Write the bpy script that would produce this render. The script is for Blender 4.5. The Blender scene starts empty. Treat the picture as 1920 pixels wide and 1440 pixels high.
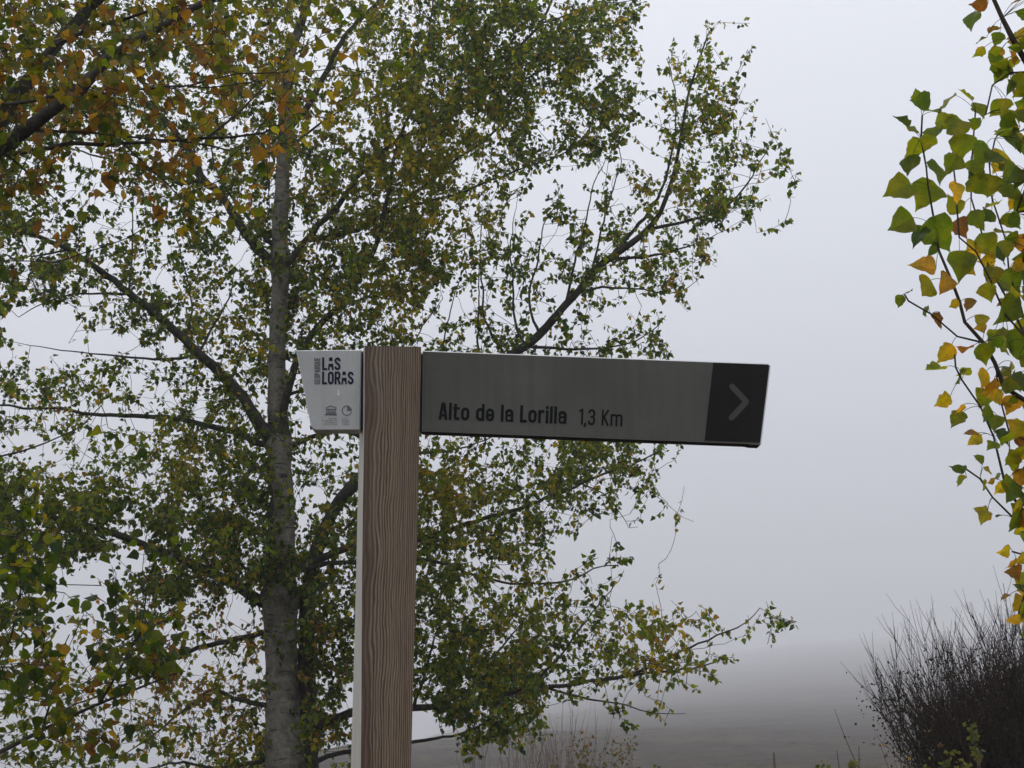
import bpy, math, random
import numpy as np
from mathutils import Vector

SC = bpy.context.scene
COL = SC.collection
rng = np.random.default_rng(7)
random.seed(7)

# ------------------------------------------------------------------ camera
F = 2600.0                       # focal length in pixels of the 1920 px wide photograph
PITCH = math.radians(15.0)
CAM = np.array([0.0, 0.0, 1.55])
cd = bpy.data.cameras.new('camera')
cd.sensor_width = 36.0
cd.lens = F / 1920.0 * 36.0
cd.clip_start = 0.05
cd.clip_end = 9000.0
cam = bpy.data.objects.new('camera', cd)
COL.objects.link(cam)
cam.location = CAM
cam.rotation_euler = (math.radians(90) + PITCH, 0, 0)
SC.camera = cam

# ------------------------------------------------------------------ sky, sun, exposure
SUN_EL, SUN_AZ = math.radians(48), math.radians(-35)     # azimuth from +Y towards +X
world = bpy.data.worlds.new('World')
SC.world = world
world.use_nodes = True
wn, wl = world.node_tree.nodes, world.node_tree.links
wn.clear()
w_out = wn.new('ShaderNodeOutputWorld')
w_bg = wn.new('ShaderNodeBackground')
w_sky = wn.new('ShaderNodeTexSky')
w_sky.sky_type = 'NISHITA'
w_sky.sun_disc = False
w_sky.sun_elevation = SUN_EL
w_sky.sun_rotation = SUN_AZ
w_sky.dust_density = 6.0
w_sky.air_density = 1.5
w_bw = wn.new('ShaderNodeRGBToBW')
w_geo = wn.new('ShaderNodeNewGeometry')
w_sep = wn.new('ShaderNodeSeparateXYZ')
w_tc = wn.new('ShaderNodeTexCoord')
w_ramp = wn.new('ShaderNodeValToRGB')
w_ramp.color_ramp.elements[0].position = 0.0
w_ramp.color_ramp.elements[0].color = (0.40, 0.43, 0.485, 1)
w_ramp.color_ramp.elements[1].position = 0.75
w_ramp.color_ramp.elements[1].color = (1.08, 1.10, 1.18, 1)
e = w_ramp.color_ramp.elements.new(0.35)
e.color = (0.775, 0.81, 0.885, 1)
# overcast layer: the clear-sky luminance is flattened and tinted by the cloud deck
w_mul = wn.new('ShaderNodeMixRGB'); w_mul.blend_type = 'MIX'; w_mul.inputs[0].default_value = 0.93
w_scale = wn.new('ShaderNodeMixRGB'); w_scale.blend_type = 'MULTIPLY'; w_scale.inputs[0].default_value = 1.0
SKY_LEVEL = 9.5
w_scale.inputs[2].default_value = (SKY_LEVEL, SKY_LEVEL, SKY_LEVEL, 1)
wl.new(w_tc.outputs['Generated'], w_sep.inputs[0])
wl.new(w_sep.outputs['Z'], w_ramp.inputs[0])
wl.new(w_ramp.outputs[0], w_scale.inputs[1])
wl.new(w_sky.outputs[0], w_mul.inputs[1])
wl.new(w_scale.outputs[0], w_mul.inputs[2])
wl.new(w_mul.outputs[0], w_bg.inputs['Color'])
w_bg.inputs['Strength'].default_value = 0.12
wl.new(w_bg.outputs[0], w_out.inputs['Surface'])

sd = bpy.data.lights.new('sun', 'SUN')
sd.energy = 0.5
sd.angle = math.radians(25)
sd.color = (1.0, 0.97, 0.92)
sun = bpy.data.objects.new('sun', sd)
COL.objects.link(sun)
sdir = Vector((math.sin(SUN_AZ) * math.cos(SUN_EL), math.cos(SUN_AZ) * math.cos(SUN_EL), math.sin(SUN_EL)))
sun.rotation_euler = (-sdir).to_track_quat('-Z', 'Y').to_euler()
sun.location = (-6, 8, 20)

SC.view_settings.view_transform = 'Standard'
SC.view_settings.look = 'None'
SC.view_settings.exposure = 0.0
SC.view_settings.gamma = 1.0
SC.cycles.volume_bounces = 2
SC.cycles.max_bounces = 8
SC.cycles.transmission_bounces = 4
SC.cycles.diffuse_bounces = 4

# ------------------------------------------------------------------ projection helpers
CP, SP = math.cos(PITCH), math.sin(PITCH)

def P(px, py, Y):
    """point in the world seen at photo pixel (px, py) on the vertical plane y = Y"""
    u, v = (px - 960.0) / F, (720.0 - py) / F
    ry, rz = CP - v * SP, SP + v * CP
    t = Y / ry
    return np.array([u * t, Y, CAM[2] + rz * t])

def Pv(px, py, Y):
    px, py, Y = np.asarray(px, float), np.asarray(py, float), np.asarray(Y, float)
    u, v = (px - 960.0) / F, (720.0 - py) / F
    ry, rz = CP - v * SP, SP + v * CP
    t = Y / ry
    return np.stack([u * t, Y, CAM[2] + rz * t], -1)

def proj(p):
    p = np.asarray(p, float) - CAM
    x, y, z = p[..., 0], p[..., 1], p[..., 2]
    d = y * CP + z * SP
    return 960 + F * x / d, 720 - F * (-y * SP + z * CP) / d

# ------------------------------------------------------------------ object helpers
def tag(o, label=None, cat=None, group=None, kind=None):
    if label: o['label'] = label
    if cat: o['category'] = cat
    if group: o['group'] = group
    if kind: o['kind'] = kind
    return o

ORG = {}        # world position of each object's frame
def empty(name, loc):
    o = bpy.data.objects.new(name, None)
    ORG[o.name] = np.array(loc, float)
    COL.objects.link(o)
    o.location = Vector([float(c) for c in loc])
    o.empty_display_size = 0.2
    return o

def mesh_obj(name, verts, faces, mats, parent=None, smooth=True, mat_idx=None, cols=None, loc=None):
    """verts (n,3) world coordinates, faces: list of (k,n) int arrays or of tuples"""
    verts = np.asarray(verts, np.float64)
    me = bpy.data.meshes.new(name)
    if isinstance(faces, list) and faces and isinstance(faces[0], np.ndarray):
        lens = np.concatenate([np.full(len(f), f.shape[1]) for f in faces if len(f)])
        idx = np.concatenate([f.ravel() for f in faces if len(f)])
    else:
        lens = np.array([len(f) for f in faces]); idx = np.concatenate([np.array(f) for f in faces])
    org = np.zeros(3)
    if parent is not None:
        org = ORG[parent.name]
    elif loc is not None:
        org = np.asarray(loc, float)
    me.vertices.add(len(verts)); me.loops.add(len(idx)); me.polygons.add(len(lens))
    me.vertices.foreach_set('co', (verts - org).astype(np.float32).ravel())
    me.loops.foreach_set('vertex_index', idx.astype(np.int32))
    starts = np.concatenate([[0], np.cumsum(lens)[:-1]])
    me.polygons.foreach_set('loop_start', starts.astype(np.int32))
    me.polygons.foreach_set('loop_total', lens.astype(np.int32))
    me.polygons.foreach_set('use_smooth', np.full(len(lens), smooth))
    for m in (mats if isinstance(mats, (list, tuple)) else [mats]):
        me.materials.append(m)
    if mat_idx is not None:
        me.polygons.foreach_set('material_index', np.asarray(mat_idx, np.int32))
    if cols is not None:
        at = me.attributes.new('leaf_colour', 'FLOAT_COLOR', 'POINT')
        at.data.foreach_set('color', np.asarray(cols, np.float32).ravel())
    me.update(calc_edges=True)
    me.validate()
    o = bpy.data.objects.new(name, me)
    COL.objects.link(o)
    ORG[o.name] = org
    if parent is not None:
        o.parent = parent
    elif loc is not None:
        o.location = Vector([float(c) for c in org])
    return o

def norm(a):
    a = np.asarray(a, float)
    return a / np.maximum(np.linalg.norm(a, axis=-1, keepdims=True), 1e-9)

def catmull(pts, step):
    """resample a polyline (n,k) smoothly, about every step (first three coordinates are the position)"""
    pts = np.asarray(pts, float)
    if len(pts) < 3:
        n = max(2, int(np.linalg.norm(pts[1, :3] - pts[0, :3]) / step) + 1)
        t = np.linspace(0, 1, n)[:, None]
        return pts[0] * (1 - t) + pts[1] * t
    out = []
    ext = np.vstack([2 * pts[0] - pts[1], pts, 2 * pts[-1] - pts[-2]])
    for i in range(1, len(ext) - 2):
        p0, p1, p2, p3 = ext[i - 1], ext[i], ext[i + 1], ext[i + 2]
        n = max(1, int(np.linalg.norm(p2[:3] - p1[:3]) / step))
        for k in range(n):
            t = k / n
            out.append(0.5 * ((2 * p1) + (-p0 + p2) * t + (2 * p0 - 5 * p1 + 4 * p2 - p3) * t * t + (-p0 + 3 * p1 - 3 * p2 + p3) * t ** 3))
    out.append(pts[-1])
    return np.array(out)

class Soup:
    """collects tubes, leaves and boxes into one mesh"""
    def __init__(self):
        self.v, self.q, self.t, self.qm, self.tm, self.c, self.n = [], [], [], [], [], [], 0
    def add(self, v, quads=None, tris=None, mat=0, col=(0.1, 0.1, 0.1, 1)):
        v = np.asarray(v, float)
        self.v.append(v)
        c = np.asarray(col, float)
        self.c.append(np.broadcast_to(c, (len(v), 4)) if c.ndim == 1 else c)
        if quads is not None and len(quads):
            self.q.append(np.asarray(quads) + self.n); self.qm.append(np.full(len(quads), mat))
        if tris is not None and len(tris):
            self.t.append(np.asarray(tris) + self.n); self.tm.append(np.full(len(tris), mat))
        self.n += len(v)
    def tube(self, pts, rad, sides=6, mat=0, rough=0.0, col=(0.1, 0.1, 0.1, 1), cap=True):
        pts = np.asarray(pts, float); rad = np.asarray(rad, float)
        n = len(pts)
        if n < 2: return
        tan = norm(np.gradient(pts, axis=0))
        ref = np.array([0.0, 1.0, 0.0]) if abs(tan[:, 1]).mean() < 0.8 else np.array([1.0, 0.0, 0.0])
        a = norm(np.cross(tan, ref)); b = np.cross(tan, a)
        th = np.arange(sides) * 2 * math.pi / sides
        r = rad[:, None] * (1 + (rng.normal(0, rough, (n, sides)) if rough else 0))
        ring = pts[:, None] + r[..., None] * (np.cos(th)[None, :, None] * a[:, None] + np.sin(th)[None, :, None] * b[:, None])
        v = ring.reshape(-1, 3)
        i = np.arange(n - 1)[:, None] * sides; j = np.arange(sides)[None]
        j2 = (j + 1) % sides
        q = np.stack([i + j, i + j2, i + sides + j2, i + sides + j], -1).reshape(-1, 4)
        tr = None
        if cap:
            v = np.vstack([v, pts[-1] + tan[-1] * rad[-1]])
            k = (n - 1) * sides
            tr = np.array([[k + s, k + (s + 1) % sides, n * sides] for s in range(sides)])
        self.add(v, q, tr, mat, col)
    def build(self, name, mats, parent=None, smooth=True, loc=None):
        v = np.vstack(self.v)
        q = np.vstack(self.q) if self.q else np.zeros((0, 4), int)
        t = np.vstack(self.t) if self.t else np.zeros((0, 3), int)
        mi = np.concatenate(([np.concatenate(self.qm)] if self.q else []) + ([np.concatenate(self.tm)] if self.t else []))
        return mesh_obj(name, v, [f for f in (q, t) if len(f)], mats, parent, smooth, mi, np.vstack(self.c), loc)

# ------------------------------------------------------------------ materials
def new_mat(name):
    m = bpy.data.materials.new(name)
    m.use_nodes = True
    nt = m.node_tree
    nt.nodes.clear()
    out = nt.nodes.new('ShaderNodeOutputMaterial')
    return m, nt.nodes, nt.links, out

def principled(name, col, rough=0.6, metal=0.0, spec=0.5):
    m, n, l, out = new_mat(name)
    b = n.new('ShaderNodeBsdfPrincipled')
    b.inputs['Base Color'].default_value = (*col, 1)
    b.inputs['Roughness'].default_value = rough
    b.inputs['Metallic'].default_value = metal
    b.inputs['Specular IOR Level'].default_value = spec
    l.new(b.outputs[0], out.inputs['Surface'])
    return m, n, l, b

def noise(n, l, scale, detail=4, coord=None, mscale=None, rough=0.55, dist=0.0):
    t = n.new('ShaderNodeTexNoise')
    t.inputs['Scale'].default_value = scale
    t.inputs['Detail'].default_value = detail
    t.inputs['Roughness'].default_value = rough
    t.inputs['Distortion'].default_value = dist
    if coord is None:
        tc = n.new('ShaderNodeTexCoord'); coord = tc.outputs['Object']
    if mscale is not None:
        mp = n.new('ShaderNodeMapping'); mp.inputs['Scale'].default_value = mscale
        l.new(coord, mp.inputs[0]); coord = mp.outputs[0]
    l.new(coord, t.inputs['Vector'])
    return t.outputs['Fac']

def ramp(n, l, fac, stops):
    r = n.new('ShaderNodeValToRGB')
    els = r.color_ramp.elements
    els[0].position, els[0].color = stops[0][0], (*stops[0][1], 1)
    els[1].position, els[1].color = stops[-1][0], (*stops[-1][1], 1)
    for p, c in stops[1:-1]:
        x = els.new(p); x.color = (*c, 1)
    l.new(fac, r.inputs[0])
    return r.outputs[0]

def mix(n, l, fac, a, b, mode='MIX'):
    m = n.new('ShaderNodeMixRGB'); m.blend_type = mode
    for i, v in ((0, fac), (1, a), (2, b)):
        if isinstance(v, (int, float)): m.inputs[i].default_value = v
        elif isinstance(v, tuple): m.inputs[i].default_value = (*v, 1)
        else: l.new(v, m.inputs[i])
    return m.outputs[0]

def math_n(n, l, op, a, b=None):
    m = n.new('ShaderNodeMath'); m.operation = op
    for i, v in ((0, a), (1, b)):
        if v is None: continue
        if isinstance(v, (int, float)): m.inputs[i].default_value = v
        else: l.new(v, m.inputs[i])
    return m.outputs[0]

def bump(n, l, h, strength, dist=0.01):
    b = n.new('ShaderNodeBump')
    b.inputs['Strength'].default_value = strength
    b.inputs['Distance'].default_value = dist
    l.new(h, b.inputs['Height'])
    return b.outputs[0]

def leaf_material(name, trans=0.5, spots=False, gain=1.0):
    m, n, l, out = new_mat(name)
    at = n.new('ShaderNodeAttribute'); at.attribute_name = 'leaf_colour'
    colr = at.outputs['Color']
    fine = noise(n, l, 45 if spots else 20, 3)
    colr = mix(n, l, 0.35, colr, ramp(n, l, fine, [(0.3, (0.45, 0.5, 0.4)), (0.7, (1.3, 1.25, 1.1))]), 'MULTIPLY')
    if spots:
        s = noise(n, l, 130, 2)
        sm = ramp(n, l, s, [(0.66, (0, 0, 0)), (0.72, (1, 1, 1))])
        age = at.outputs['Alpha']
        f = math_n(n, l, 'MULTIPLY', sm, age)
        colr = mix(n, l, f, colr, (0.09, 0.03, 0.01))
        big = noise(n, l, 22, 2)
        colr = mix(n, l, 1.0, colr, ramp(n, l, big, [(0.35, (0.85, 0.95, 1.0)), (0.65, (1.35, 1.1, 0.7))]), 'MULTIPLY')
        vein = noise(n, l, 160, 2)
        colr = mix(n, l, 0.4, colr, ramp(n, l, vein, [(0.35, (0.7, 0.72, 0.7)), (0.6, (1.1, 1.1, 1.05))]), 'MULTIPLY')
    d = n.new('ShaderNodeBsdfPrincipled')
    l.new(colr, d.inputs['Base Color'])
    d.inputs['Roughness'].default_value = 0.42
    d.inputs['Specular IOR Level'].default_value = 0.3
    t = n.new('ShaderNodeBsdfTranslucent')
    tcol = mix(n, l, 1.0, colr, (1.25 * gain, 1.2 * gain, 0.6 * gain), 'MULTIPLY')
    l.new(tcol, t.inputs['Color'])
    mx = n.new('ShaderNodeMixShader'); mx.inputs[0].default_value = trans
    l.new(d.outputs[0], mx.inputs[1]); l.new(t.outputs[0], mx.inputs[2])
    l.new(mx.outputs[0], out.inputs['Surface'])
    return m

M_LEAF = leaf_material('poplar_leaf', 0.5, False, 2.2)
M_LEAF_NEAR = leaf_material('poplar_leaf_near', 0.58, True, 1.8)

def bark_material(name, light, dark, lent=True):
    m, n, l, b = principled(name, light, 0.9, 0, 0.2)
    big = noise(n, l, 3.0, 5)
    fine = noise(n, l, 30, 5)
    med = noise(n, l, 9, 5, rough=0.7)
    c = ramp(n, l, big, [(0.3, dark), (0.5, light), (0.75, tuple(min(1, x * 1.25) for x in light))])
    c = mix(n, l, 0.5, c, ramp(n, l, fine, [(0.3, (0.5, 0.48, 0.45)), (0.65, (1.15, 1.15, 1.15))]), 'MULTIPLY')
    c = mix(n, l, 0.8, c, ramp(n, l, med, [(0.32, (0.42, 0.42, 0.38)), (0.48, (0.95, 0.95, 0.93)), (0.68, (1.3, 1.3, 1.28))]), 'MULTIPLY')
    if lent:
        tcz = n.new('ShaderNodeTexCoord'); sz = n.new('ShaderNodeSeparateXYZ'); l.new(tcz.outputs['Object'], sz.inputs[0])
        for zc, wd in ((3.62, 0.13), (5.40, 0.10), (7.52, .08)):     # dark scarred collars where the limbs leave
            dz = math_n(n, l, 'ABSOLUTE', math_n(n, l, 'SUBTRACT', math_n(n, l, 'ADD', sz.outputs['Z'], math_n(n, l, 'MULTIPLY', big, 0.12)), zc + .06))
            cm = ramp(n, l, math_n(n, l, 'MULTIPLY', dz, 0.5 / wd), [(0.35, (.8, .8, .8)), (0.7, (0, 0, 0))])
            c = mix(n, l, cm, c, (0.028, 0.022, 0.016))
        le = noise(n, l, 3.2, 3, mscale=(1.6, 1.6, 9.0), rough=0.6)
        lm = ramp(n, l, le, [(0.60, (0, 0, 0)), (0.66, (1, 1, 1))])
        c = mix(n, l, math_n(n, l, 'MULTIPLY', lm, 0.75), c, tuple(x * 0.3 for x in dark))
    l.new(c, b.inputs['Base Color'])
    l.new(bump(n, l, fine, 0.6, 0.02), b.inputs['Normal'])
    return m

M_BARK = bark_material('poplar_bark', (0.22, 0.205, 0.172), (0.07, 0.062, 0.048))
M_LIMB = bark_material('limb_bark', (0.065, 0.060, 0.050), (0.03, 0.027, 0.022), False)
M_TWIG = bark_material('twig_bark', (0.06, 0.045, 0.035), (0.035, 0.025, 0.02), False)
M_SHRUB = bark_material('shrub_stem', (0.052, 0.033, 0.028), (0.026, 0.017, 0.014), False)
M_PALE = bark_material('pale_stem', (0.17, 0.13, 0.11), (0.10, 0.075, 0.065), False)

#POST
def wood_material():
    m, n, l, b = principled('weathered_larch', (0.2, 0.16, 0.12), 0.9, 0, 0.08)
    tc = n.new('ShaderNodeTexCoord')
    sep = n.new('ShaderNodeSeparateXYZ'); l.new(tc.outputs['Object'], sep.inputs[0])
    x, z = sep.outputs['X'], sep.outputs['Z']
    # slow sideways drift of the rings with height; stronger on the left of the face
    dr = noise(n, l, 2.6, 3, tc.outputs['Object'], (2.0, 2.0, 1.0))
    dr2 = noise(n, l, 6.0, 2, tc.outputs['Object'], (4.0, 4.0, 1.3))
    dr3 = noise(n, l, 30.0, 2, tc.outputs['Object'], (6.0, 6.0, 0.8))
    xl = math_n(n, l, 'SUBTRACT', 0.05, x)
    xl = math_n(n, l, 'MAXIMUM', xl, 0.0)
    amp = math_n(n, l, 'ADD', math_n(n, l, 'MULTIPLY', xl, 0.26), 0.003)
    d = math_n(n, l, 'MULTIPLY', math_n(n, l, 'SUBTRACT', dr2, 0.5), amp)
    u = math_n(n, l, 'ADD', x, d)
    u = math_n(n, l, 'ADD', u, math_n(n, l, 'MULTIPLY', math_n(n, l, 'SUBTRACT', dr, 0.5), 0.018))
    u = math_n(n, l, 'ADD', u, math_n(n, l, 'MULTIPLY', math_n(n, l, 'SUBTRACT', dr3, 0.5), 0.0022))
    irr = noise(n, l, 1.0, 2, tc.outputs['Object'], (95, 95, 0.35))
    u = math_n(n, l, 'ADD', u, math_n(n, l, 'MULTIPLY', math_n(n, l, 'SUBTRACT', irr, 0.5), 0.006))
    u = math_n(n, l, 'ADD', u, math_n(n, l, 'MULTIPLY', sep.outputs['Y'], 0.6))
    # ring spacing: wide on the left, tight on the right
    ph = math_n(n, l, 'ADD', math_n(n, l, 'MULTIPLY', u, 1550.0), math_n(n, l, 'MULTIPLY', math_n(n, l, 'MULTIPLY', u, u), 6500.0))
    wv = math_n(n, l, 'SINE', ph)
    wv = math_n(n, l, 'ADD', math_n(n, l, 'MULTIPLY', wv, 0.5), 0.5)
    varr = noise(n, l, 1.0, 3, tc.outputs['Object'], (130, 130, 1.0))
    wv = math_n(n, l, 'MULTIPLY', wv, math_n(n, l, 'ADD', math_n(n, l, 'MULTIPLY', varr, 1.1), 0.3))
    fib = noise(n, l, 1.0, 3, tc.outputs['Object'], (900, 900, 14))
    c = ramp(n, l, wv, [(0.05, (0.285, 0.215, 0.148)), (0.45, (0.190, 0.134, 0.090)), (0.85, (0.066, 0.040, 0.025))])
    c = mix(n, l, 0.55, c, ramp(n, l, fib, [(0.28, (0.55, 0.52, 0.5)), (0.7, (1.25, 1.25, 1.25))]), 'MULTIPLY')
    # heartwood streak on the left edge of the face, fading in towards the foot
    zz = math_n(n, l, 'MULTIPLY', math_n(n, l, 'SUBTRACT', 2.1, z), 0.011)
    hx = math_n(n, l, 'ADD', math_n(n, l, 'ADD', x, math_n(n, l, 'MULTIPLY', math_n(n, l, 'SUBTRACT', dr2, 0.5), 0.035)), 0.024)
    hx = math_n(n, l, 'SUBTRACT', hx, zz)
    hm = ramp(n, l, math_n(n, l, 'ADD', math_n(n, l, 'MULTIPLY', hx, 22.0), 0.5), [(0.28, (0.75, 0.75, 0.75)), (0.5, (0, 0, 0))])
    c = mix(n, l, hm, c, (0.10, 0.056, 0.041))
    # pale grey line beside the heartwood
    pl = math_n(n, l, 'ABSOLUTE', math_n(n, l, 'SUBTRACT', hx, 0.004))
    pm = ramp(n, l, math_n(n, l, 'MULTIPLY', pl, 200.0), [(0.15, (0.45, 0.45, 0.45)), (0.5, (0, 0, 0))])
    pnz = noise(n, l, 6, 3, tc.outputs['Object'], (8, 8, 1))
    pm = mix(n, l, 1.0, pm, ramp(n, l, pnz, [(0.4, (0, 0, 0)), (0.6, (1, 1, 1))]), 'MULTIPLY')
    c = mix(n, l, pm, c, (0.26, 0.24, 0.22))
    # grey weathering, more towards the top
    gw = noise(n, l, 5, 4, tc.outputs['Object'], (3, 3, 0.8))
    gz = math_n(n, l, 'MULTIPLY', math_n(n, l, 'SUBTRACT', z, 1.5), 0.55)
    gz = math_n(n, l, 'MAXIMUM', gz, 0.0)
    gf = math_n(n, l, 'MULTIPLY', gw, math_n(n, l, 'ADD', gz, 0.25))
    c = mix(n, l, gf, c, (0.155, 0.145, 0.125))
    spk = noise(n, l, 420, 1, tc.outputs['Object'])
    c = mix(n, l, ramp(n, l, spk, [(0.73, (0, 0, 0)), (0.8, (0.35, 0.35, 0.35))]), c, (0.45, 0.42, 0.38))
    l.new(c, b.inputs['Base Color'])
    hgt = math_n(n, l, 'ADD', math_n(n, l, 'MULTIPLY', wv, -0.6), math_n(n, l, 'MULTIPLY', fib, 0.5))
    l.new(bump(n, l, hgt, 0.6, 0.002), b.inputs['Normal'])
    return m
M_WOOD = wood_material()

def side_wood():
    m, n, l, b = principled('sky_lit_side_grain', (0.5, 0.48, 0.42), 0.75, 0, 0.3)  # paler than the front: the left sky's light is painted into the wood
    tc = n.new('ShaderNodeTexCoord')
    f = noise(n, l, 1.0, 4, tc.outputs['Object'], (300, 300, 6))
    c = ramp(n, l, f, [(0.25, (0.38, 0.365, 0.31)), (0.7, (0.62, 0.595, 0.53))])
    l.new(c, b.inputs['Base Color'])
    l.new(bump(n, l, f, 0.4, 0.002), b.inputs['Normal'])
    return m
M_WOODSIDE = side_wood()

def sheet(name, col, rough=0.55, metal=0.0, spec=0.12):
    m, n, l, b = principled(name, col, rough, metal, spec)
    tc = n.new('ShaderNodeTexCoord')
    f = noise(n, l, 1.0, 4, tc.outputs['Object'], (6, 6, 6))
    g = noise(n, l, 1.0, 2, tc.outputs['Object'], (900, 900, 900))
    dr = noise(n, l, 1.0, 3, tc.outputs['Object'], (60, 60, 3))
    c = mix(n, l, 1.0, col, ramp(n, l, f, [(0.3, (0.86, 0.86, 0.84)), (0.7, (1.1, 1.1, 1.1))]), 'MULTIPLY')
    c = mix(n, l, 1.0, c, ramp(n, l, g, [(0.3, (0.84, 0.84, 0.84)), (0.7, (1.14, 1.14, 1.14))]), 'MULTIPLY')
    c = mix(n, l, 0.6, c, ramp(n, l, dr, [(0.3, (0.86, 0.85, 0.82)), (0.55, (1.03, 1.03, 1.03))]), 'MULTIPLY')
    l.new(c, b.inputs['Base Color'])
    return m
M_BOARD = sheet('grey_lacquer', (0.106, 0.104, 0.092))
M_BOARD_DARK = sheet('dark_brown_lacquer', (0.016, 0.0135, 0.0130), 0.5)
M_RIM = sheet('aluminium_edge_highlight', (0.55, 0.56, 0.55), 0.35, 0.6)  # edge colour raised above the face, painting in light caught by the fold
M_LOGO = sheet('pale_lacquer', (0.45, 0.455, 0.445))
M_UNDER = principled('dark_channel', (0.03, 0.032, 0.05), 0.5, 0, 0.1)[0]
M_INK = principled('black_lettering', (0.010, 0.011, 0.010), 0.6, 0, 0.1)[0]
M_INK_BLUE = principled('navy_lettering', (0.016, 0.018, 0.04), 0.5, 0, 0.1)[0]
M_INK_GREY = principled('grey_print', (0.13, 0.13, 0.14), 0.5, 0, 0.1)[0]
M_INK_FINE = principled('fine_print', (0.20, 0.20, 0.21), 0.5, 0, 0.1)[0]
M_CHEV = principled('grey_chevron', (0.075, 0.070, 0.066), 0.55, 0, 0.1)[0]
M_DRIP = principled('dried_water_mark', (0.62, 0.62, 0.60), 0.4)[0]
#ENDMAT

# ------------------------------------------------------------------ terrain
def sstep(x, a, b):
    t = np.clip((x - a) / (b - a), 0, 1)
    return t * t * (3 - 2 * t)

def terrain(x, y):
    x, y = np.asarray(x, float), np.asarray(y, float)
    s = 1 - np.exp(-np.maximum(0, y - 60) / 900.0)
    lat = np.maximum(0, x + 0.085 * y + 14); cap = 0.22 * np.maximum(y, 1.0) + 14
    hill = 0.42 * cap * np.tanh(lat / cap) * s
    hill = 900 * np.tanh(hill / 900)
    valley = -45 * sstep(-(x + 0.085 * y + 8), 0, 60) * sstep(y, 60, 420)
    far = sstep(y, 60, 250) * 2.0
    bank = 1.05 * sstep(x, 1.2, 4.5) * sstep(y, 9, 15) * (1 - 0.5 * sstep(y, 30, 70))
    und = 0.12 * np.sin(x * 0.7 + 1.3) * np.cos(y * 0.5) + 0.5 * np.sin(x * 0.045 + y * 0.011) * sstep(y, 80, 250)
    und = und * sstep(np.hypot(x, y), 2, 12)
    return hill + valley + far + bank + und - 0.05

def build_ground():
    ys = np.concatenate([np.linspace(-60, 40, 80), 40 + (np.linspace(0, 1, 200)[1:] ** 2) * 3060])
    n = 150
    rows = []
    for y in ys:
        w = 60 + max(0, y) * 0.75
        t = np.linspace(-1, 1, n)
        rows.append(np.stack([t * w, np.full(n, y)], -1))
    g = np.array(rows)
    z = terrain(g[..., 0], g[..., 1])
    amp = sstep(g[..., 1], 60, 200) * 0.35
    z = z + rng.normal(0, 1, z.shape) * amp * 0.5
    v = np.concatenate([g, z[..., None]], -1).reshape(-1, 3)
    i = np.arange(len(ys) - 1)[:, None] * n; j = np.arange(n - 1)[None]
    q = np.stack([i + j, i + j + 1, i + n + j + 1, i + n + j], -1).reshape(-1, 4)
    m, nn, l, b = principled('heath_ground', (0.08, 0.07, 0.05), 0.95, 0, 0.1)
    geo = nn.new('ShaderNodeNewGeometry')
    a = noise(nn, l, 0.035, 7, geo.outputs['Position'])
    f = noise(nn, l, 0.6, 6, geo.outputs['Position'], None, 0.7)
    fi = noise(nn, l, 6, 4, geo.outputs['Position'], None, 0.7)
    c = ramp(nn, l, a, [(0.3, (0.042, 0.034, 0.032)), (0.55, (0.062, 0.052, 0.042)), (0.75, (0.095, 0.078, 0.062))])
    c = mix(nn, l, 0.9, c, ramp(nn, l, f, [(0.35, (0.35, 0.36, 0.34)), (0.6, (1.5, 1.45, 1.35))]), 'MULTIPLY')
    c = mix(nn, l, 0.7, c, ramp(nn, l, fi, [(0.35, (0.5, 0.55, 0.4)), (0.65, (1.3, 1.25, 1.2))]), 'MULTIPLY')
    l.new(c, b.inputs['Base Color'])
    o = mesh_obj('hillside_ground', v, [q], m)
    tag(o, kind='structure')
build_ground()

# ------------------------------------------------------------------ leaves
def leaf_template(rows, teeth=0.0):
    """blade in its own frame: x across, y along the midrib, z up; returns verts and quads/tris"""
    v, q = [], []
    for k, (t, w) in enumerate(rows):
        v += [(-w, t, 0), (0, t, 0), (w, t, 0)]
    for k in range(len(rows) - 1):
        a = 3 * k
        q += [(a, a + 1, a + 4, a + 3), (a + 1, a + 2, a + 5, a + 4)]
    return np.array(v, float), np.array(q)
NEAR_ROWS = [(0, .03), (.03, .15), (.09, .31), (.18, .42), (.28, .455), (.38, .43), (.49, .38), (.60, .29), (.71, .205), (.81, .11), (.91, .045), (1.0, .004)]
MID_ROWS = [(0, .06), (.09, .30), (.28, .46), (.52, .36), (.76, .15), (1.0, .01)]
FAR_ROWS = [(0, .12), (.24, .46), (.6, .29), (1.0, .02)]

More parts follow.
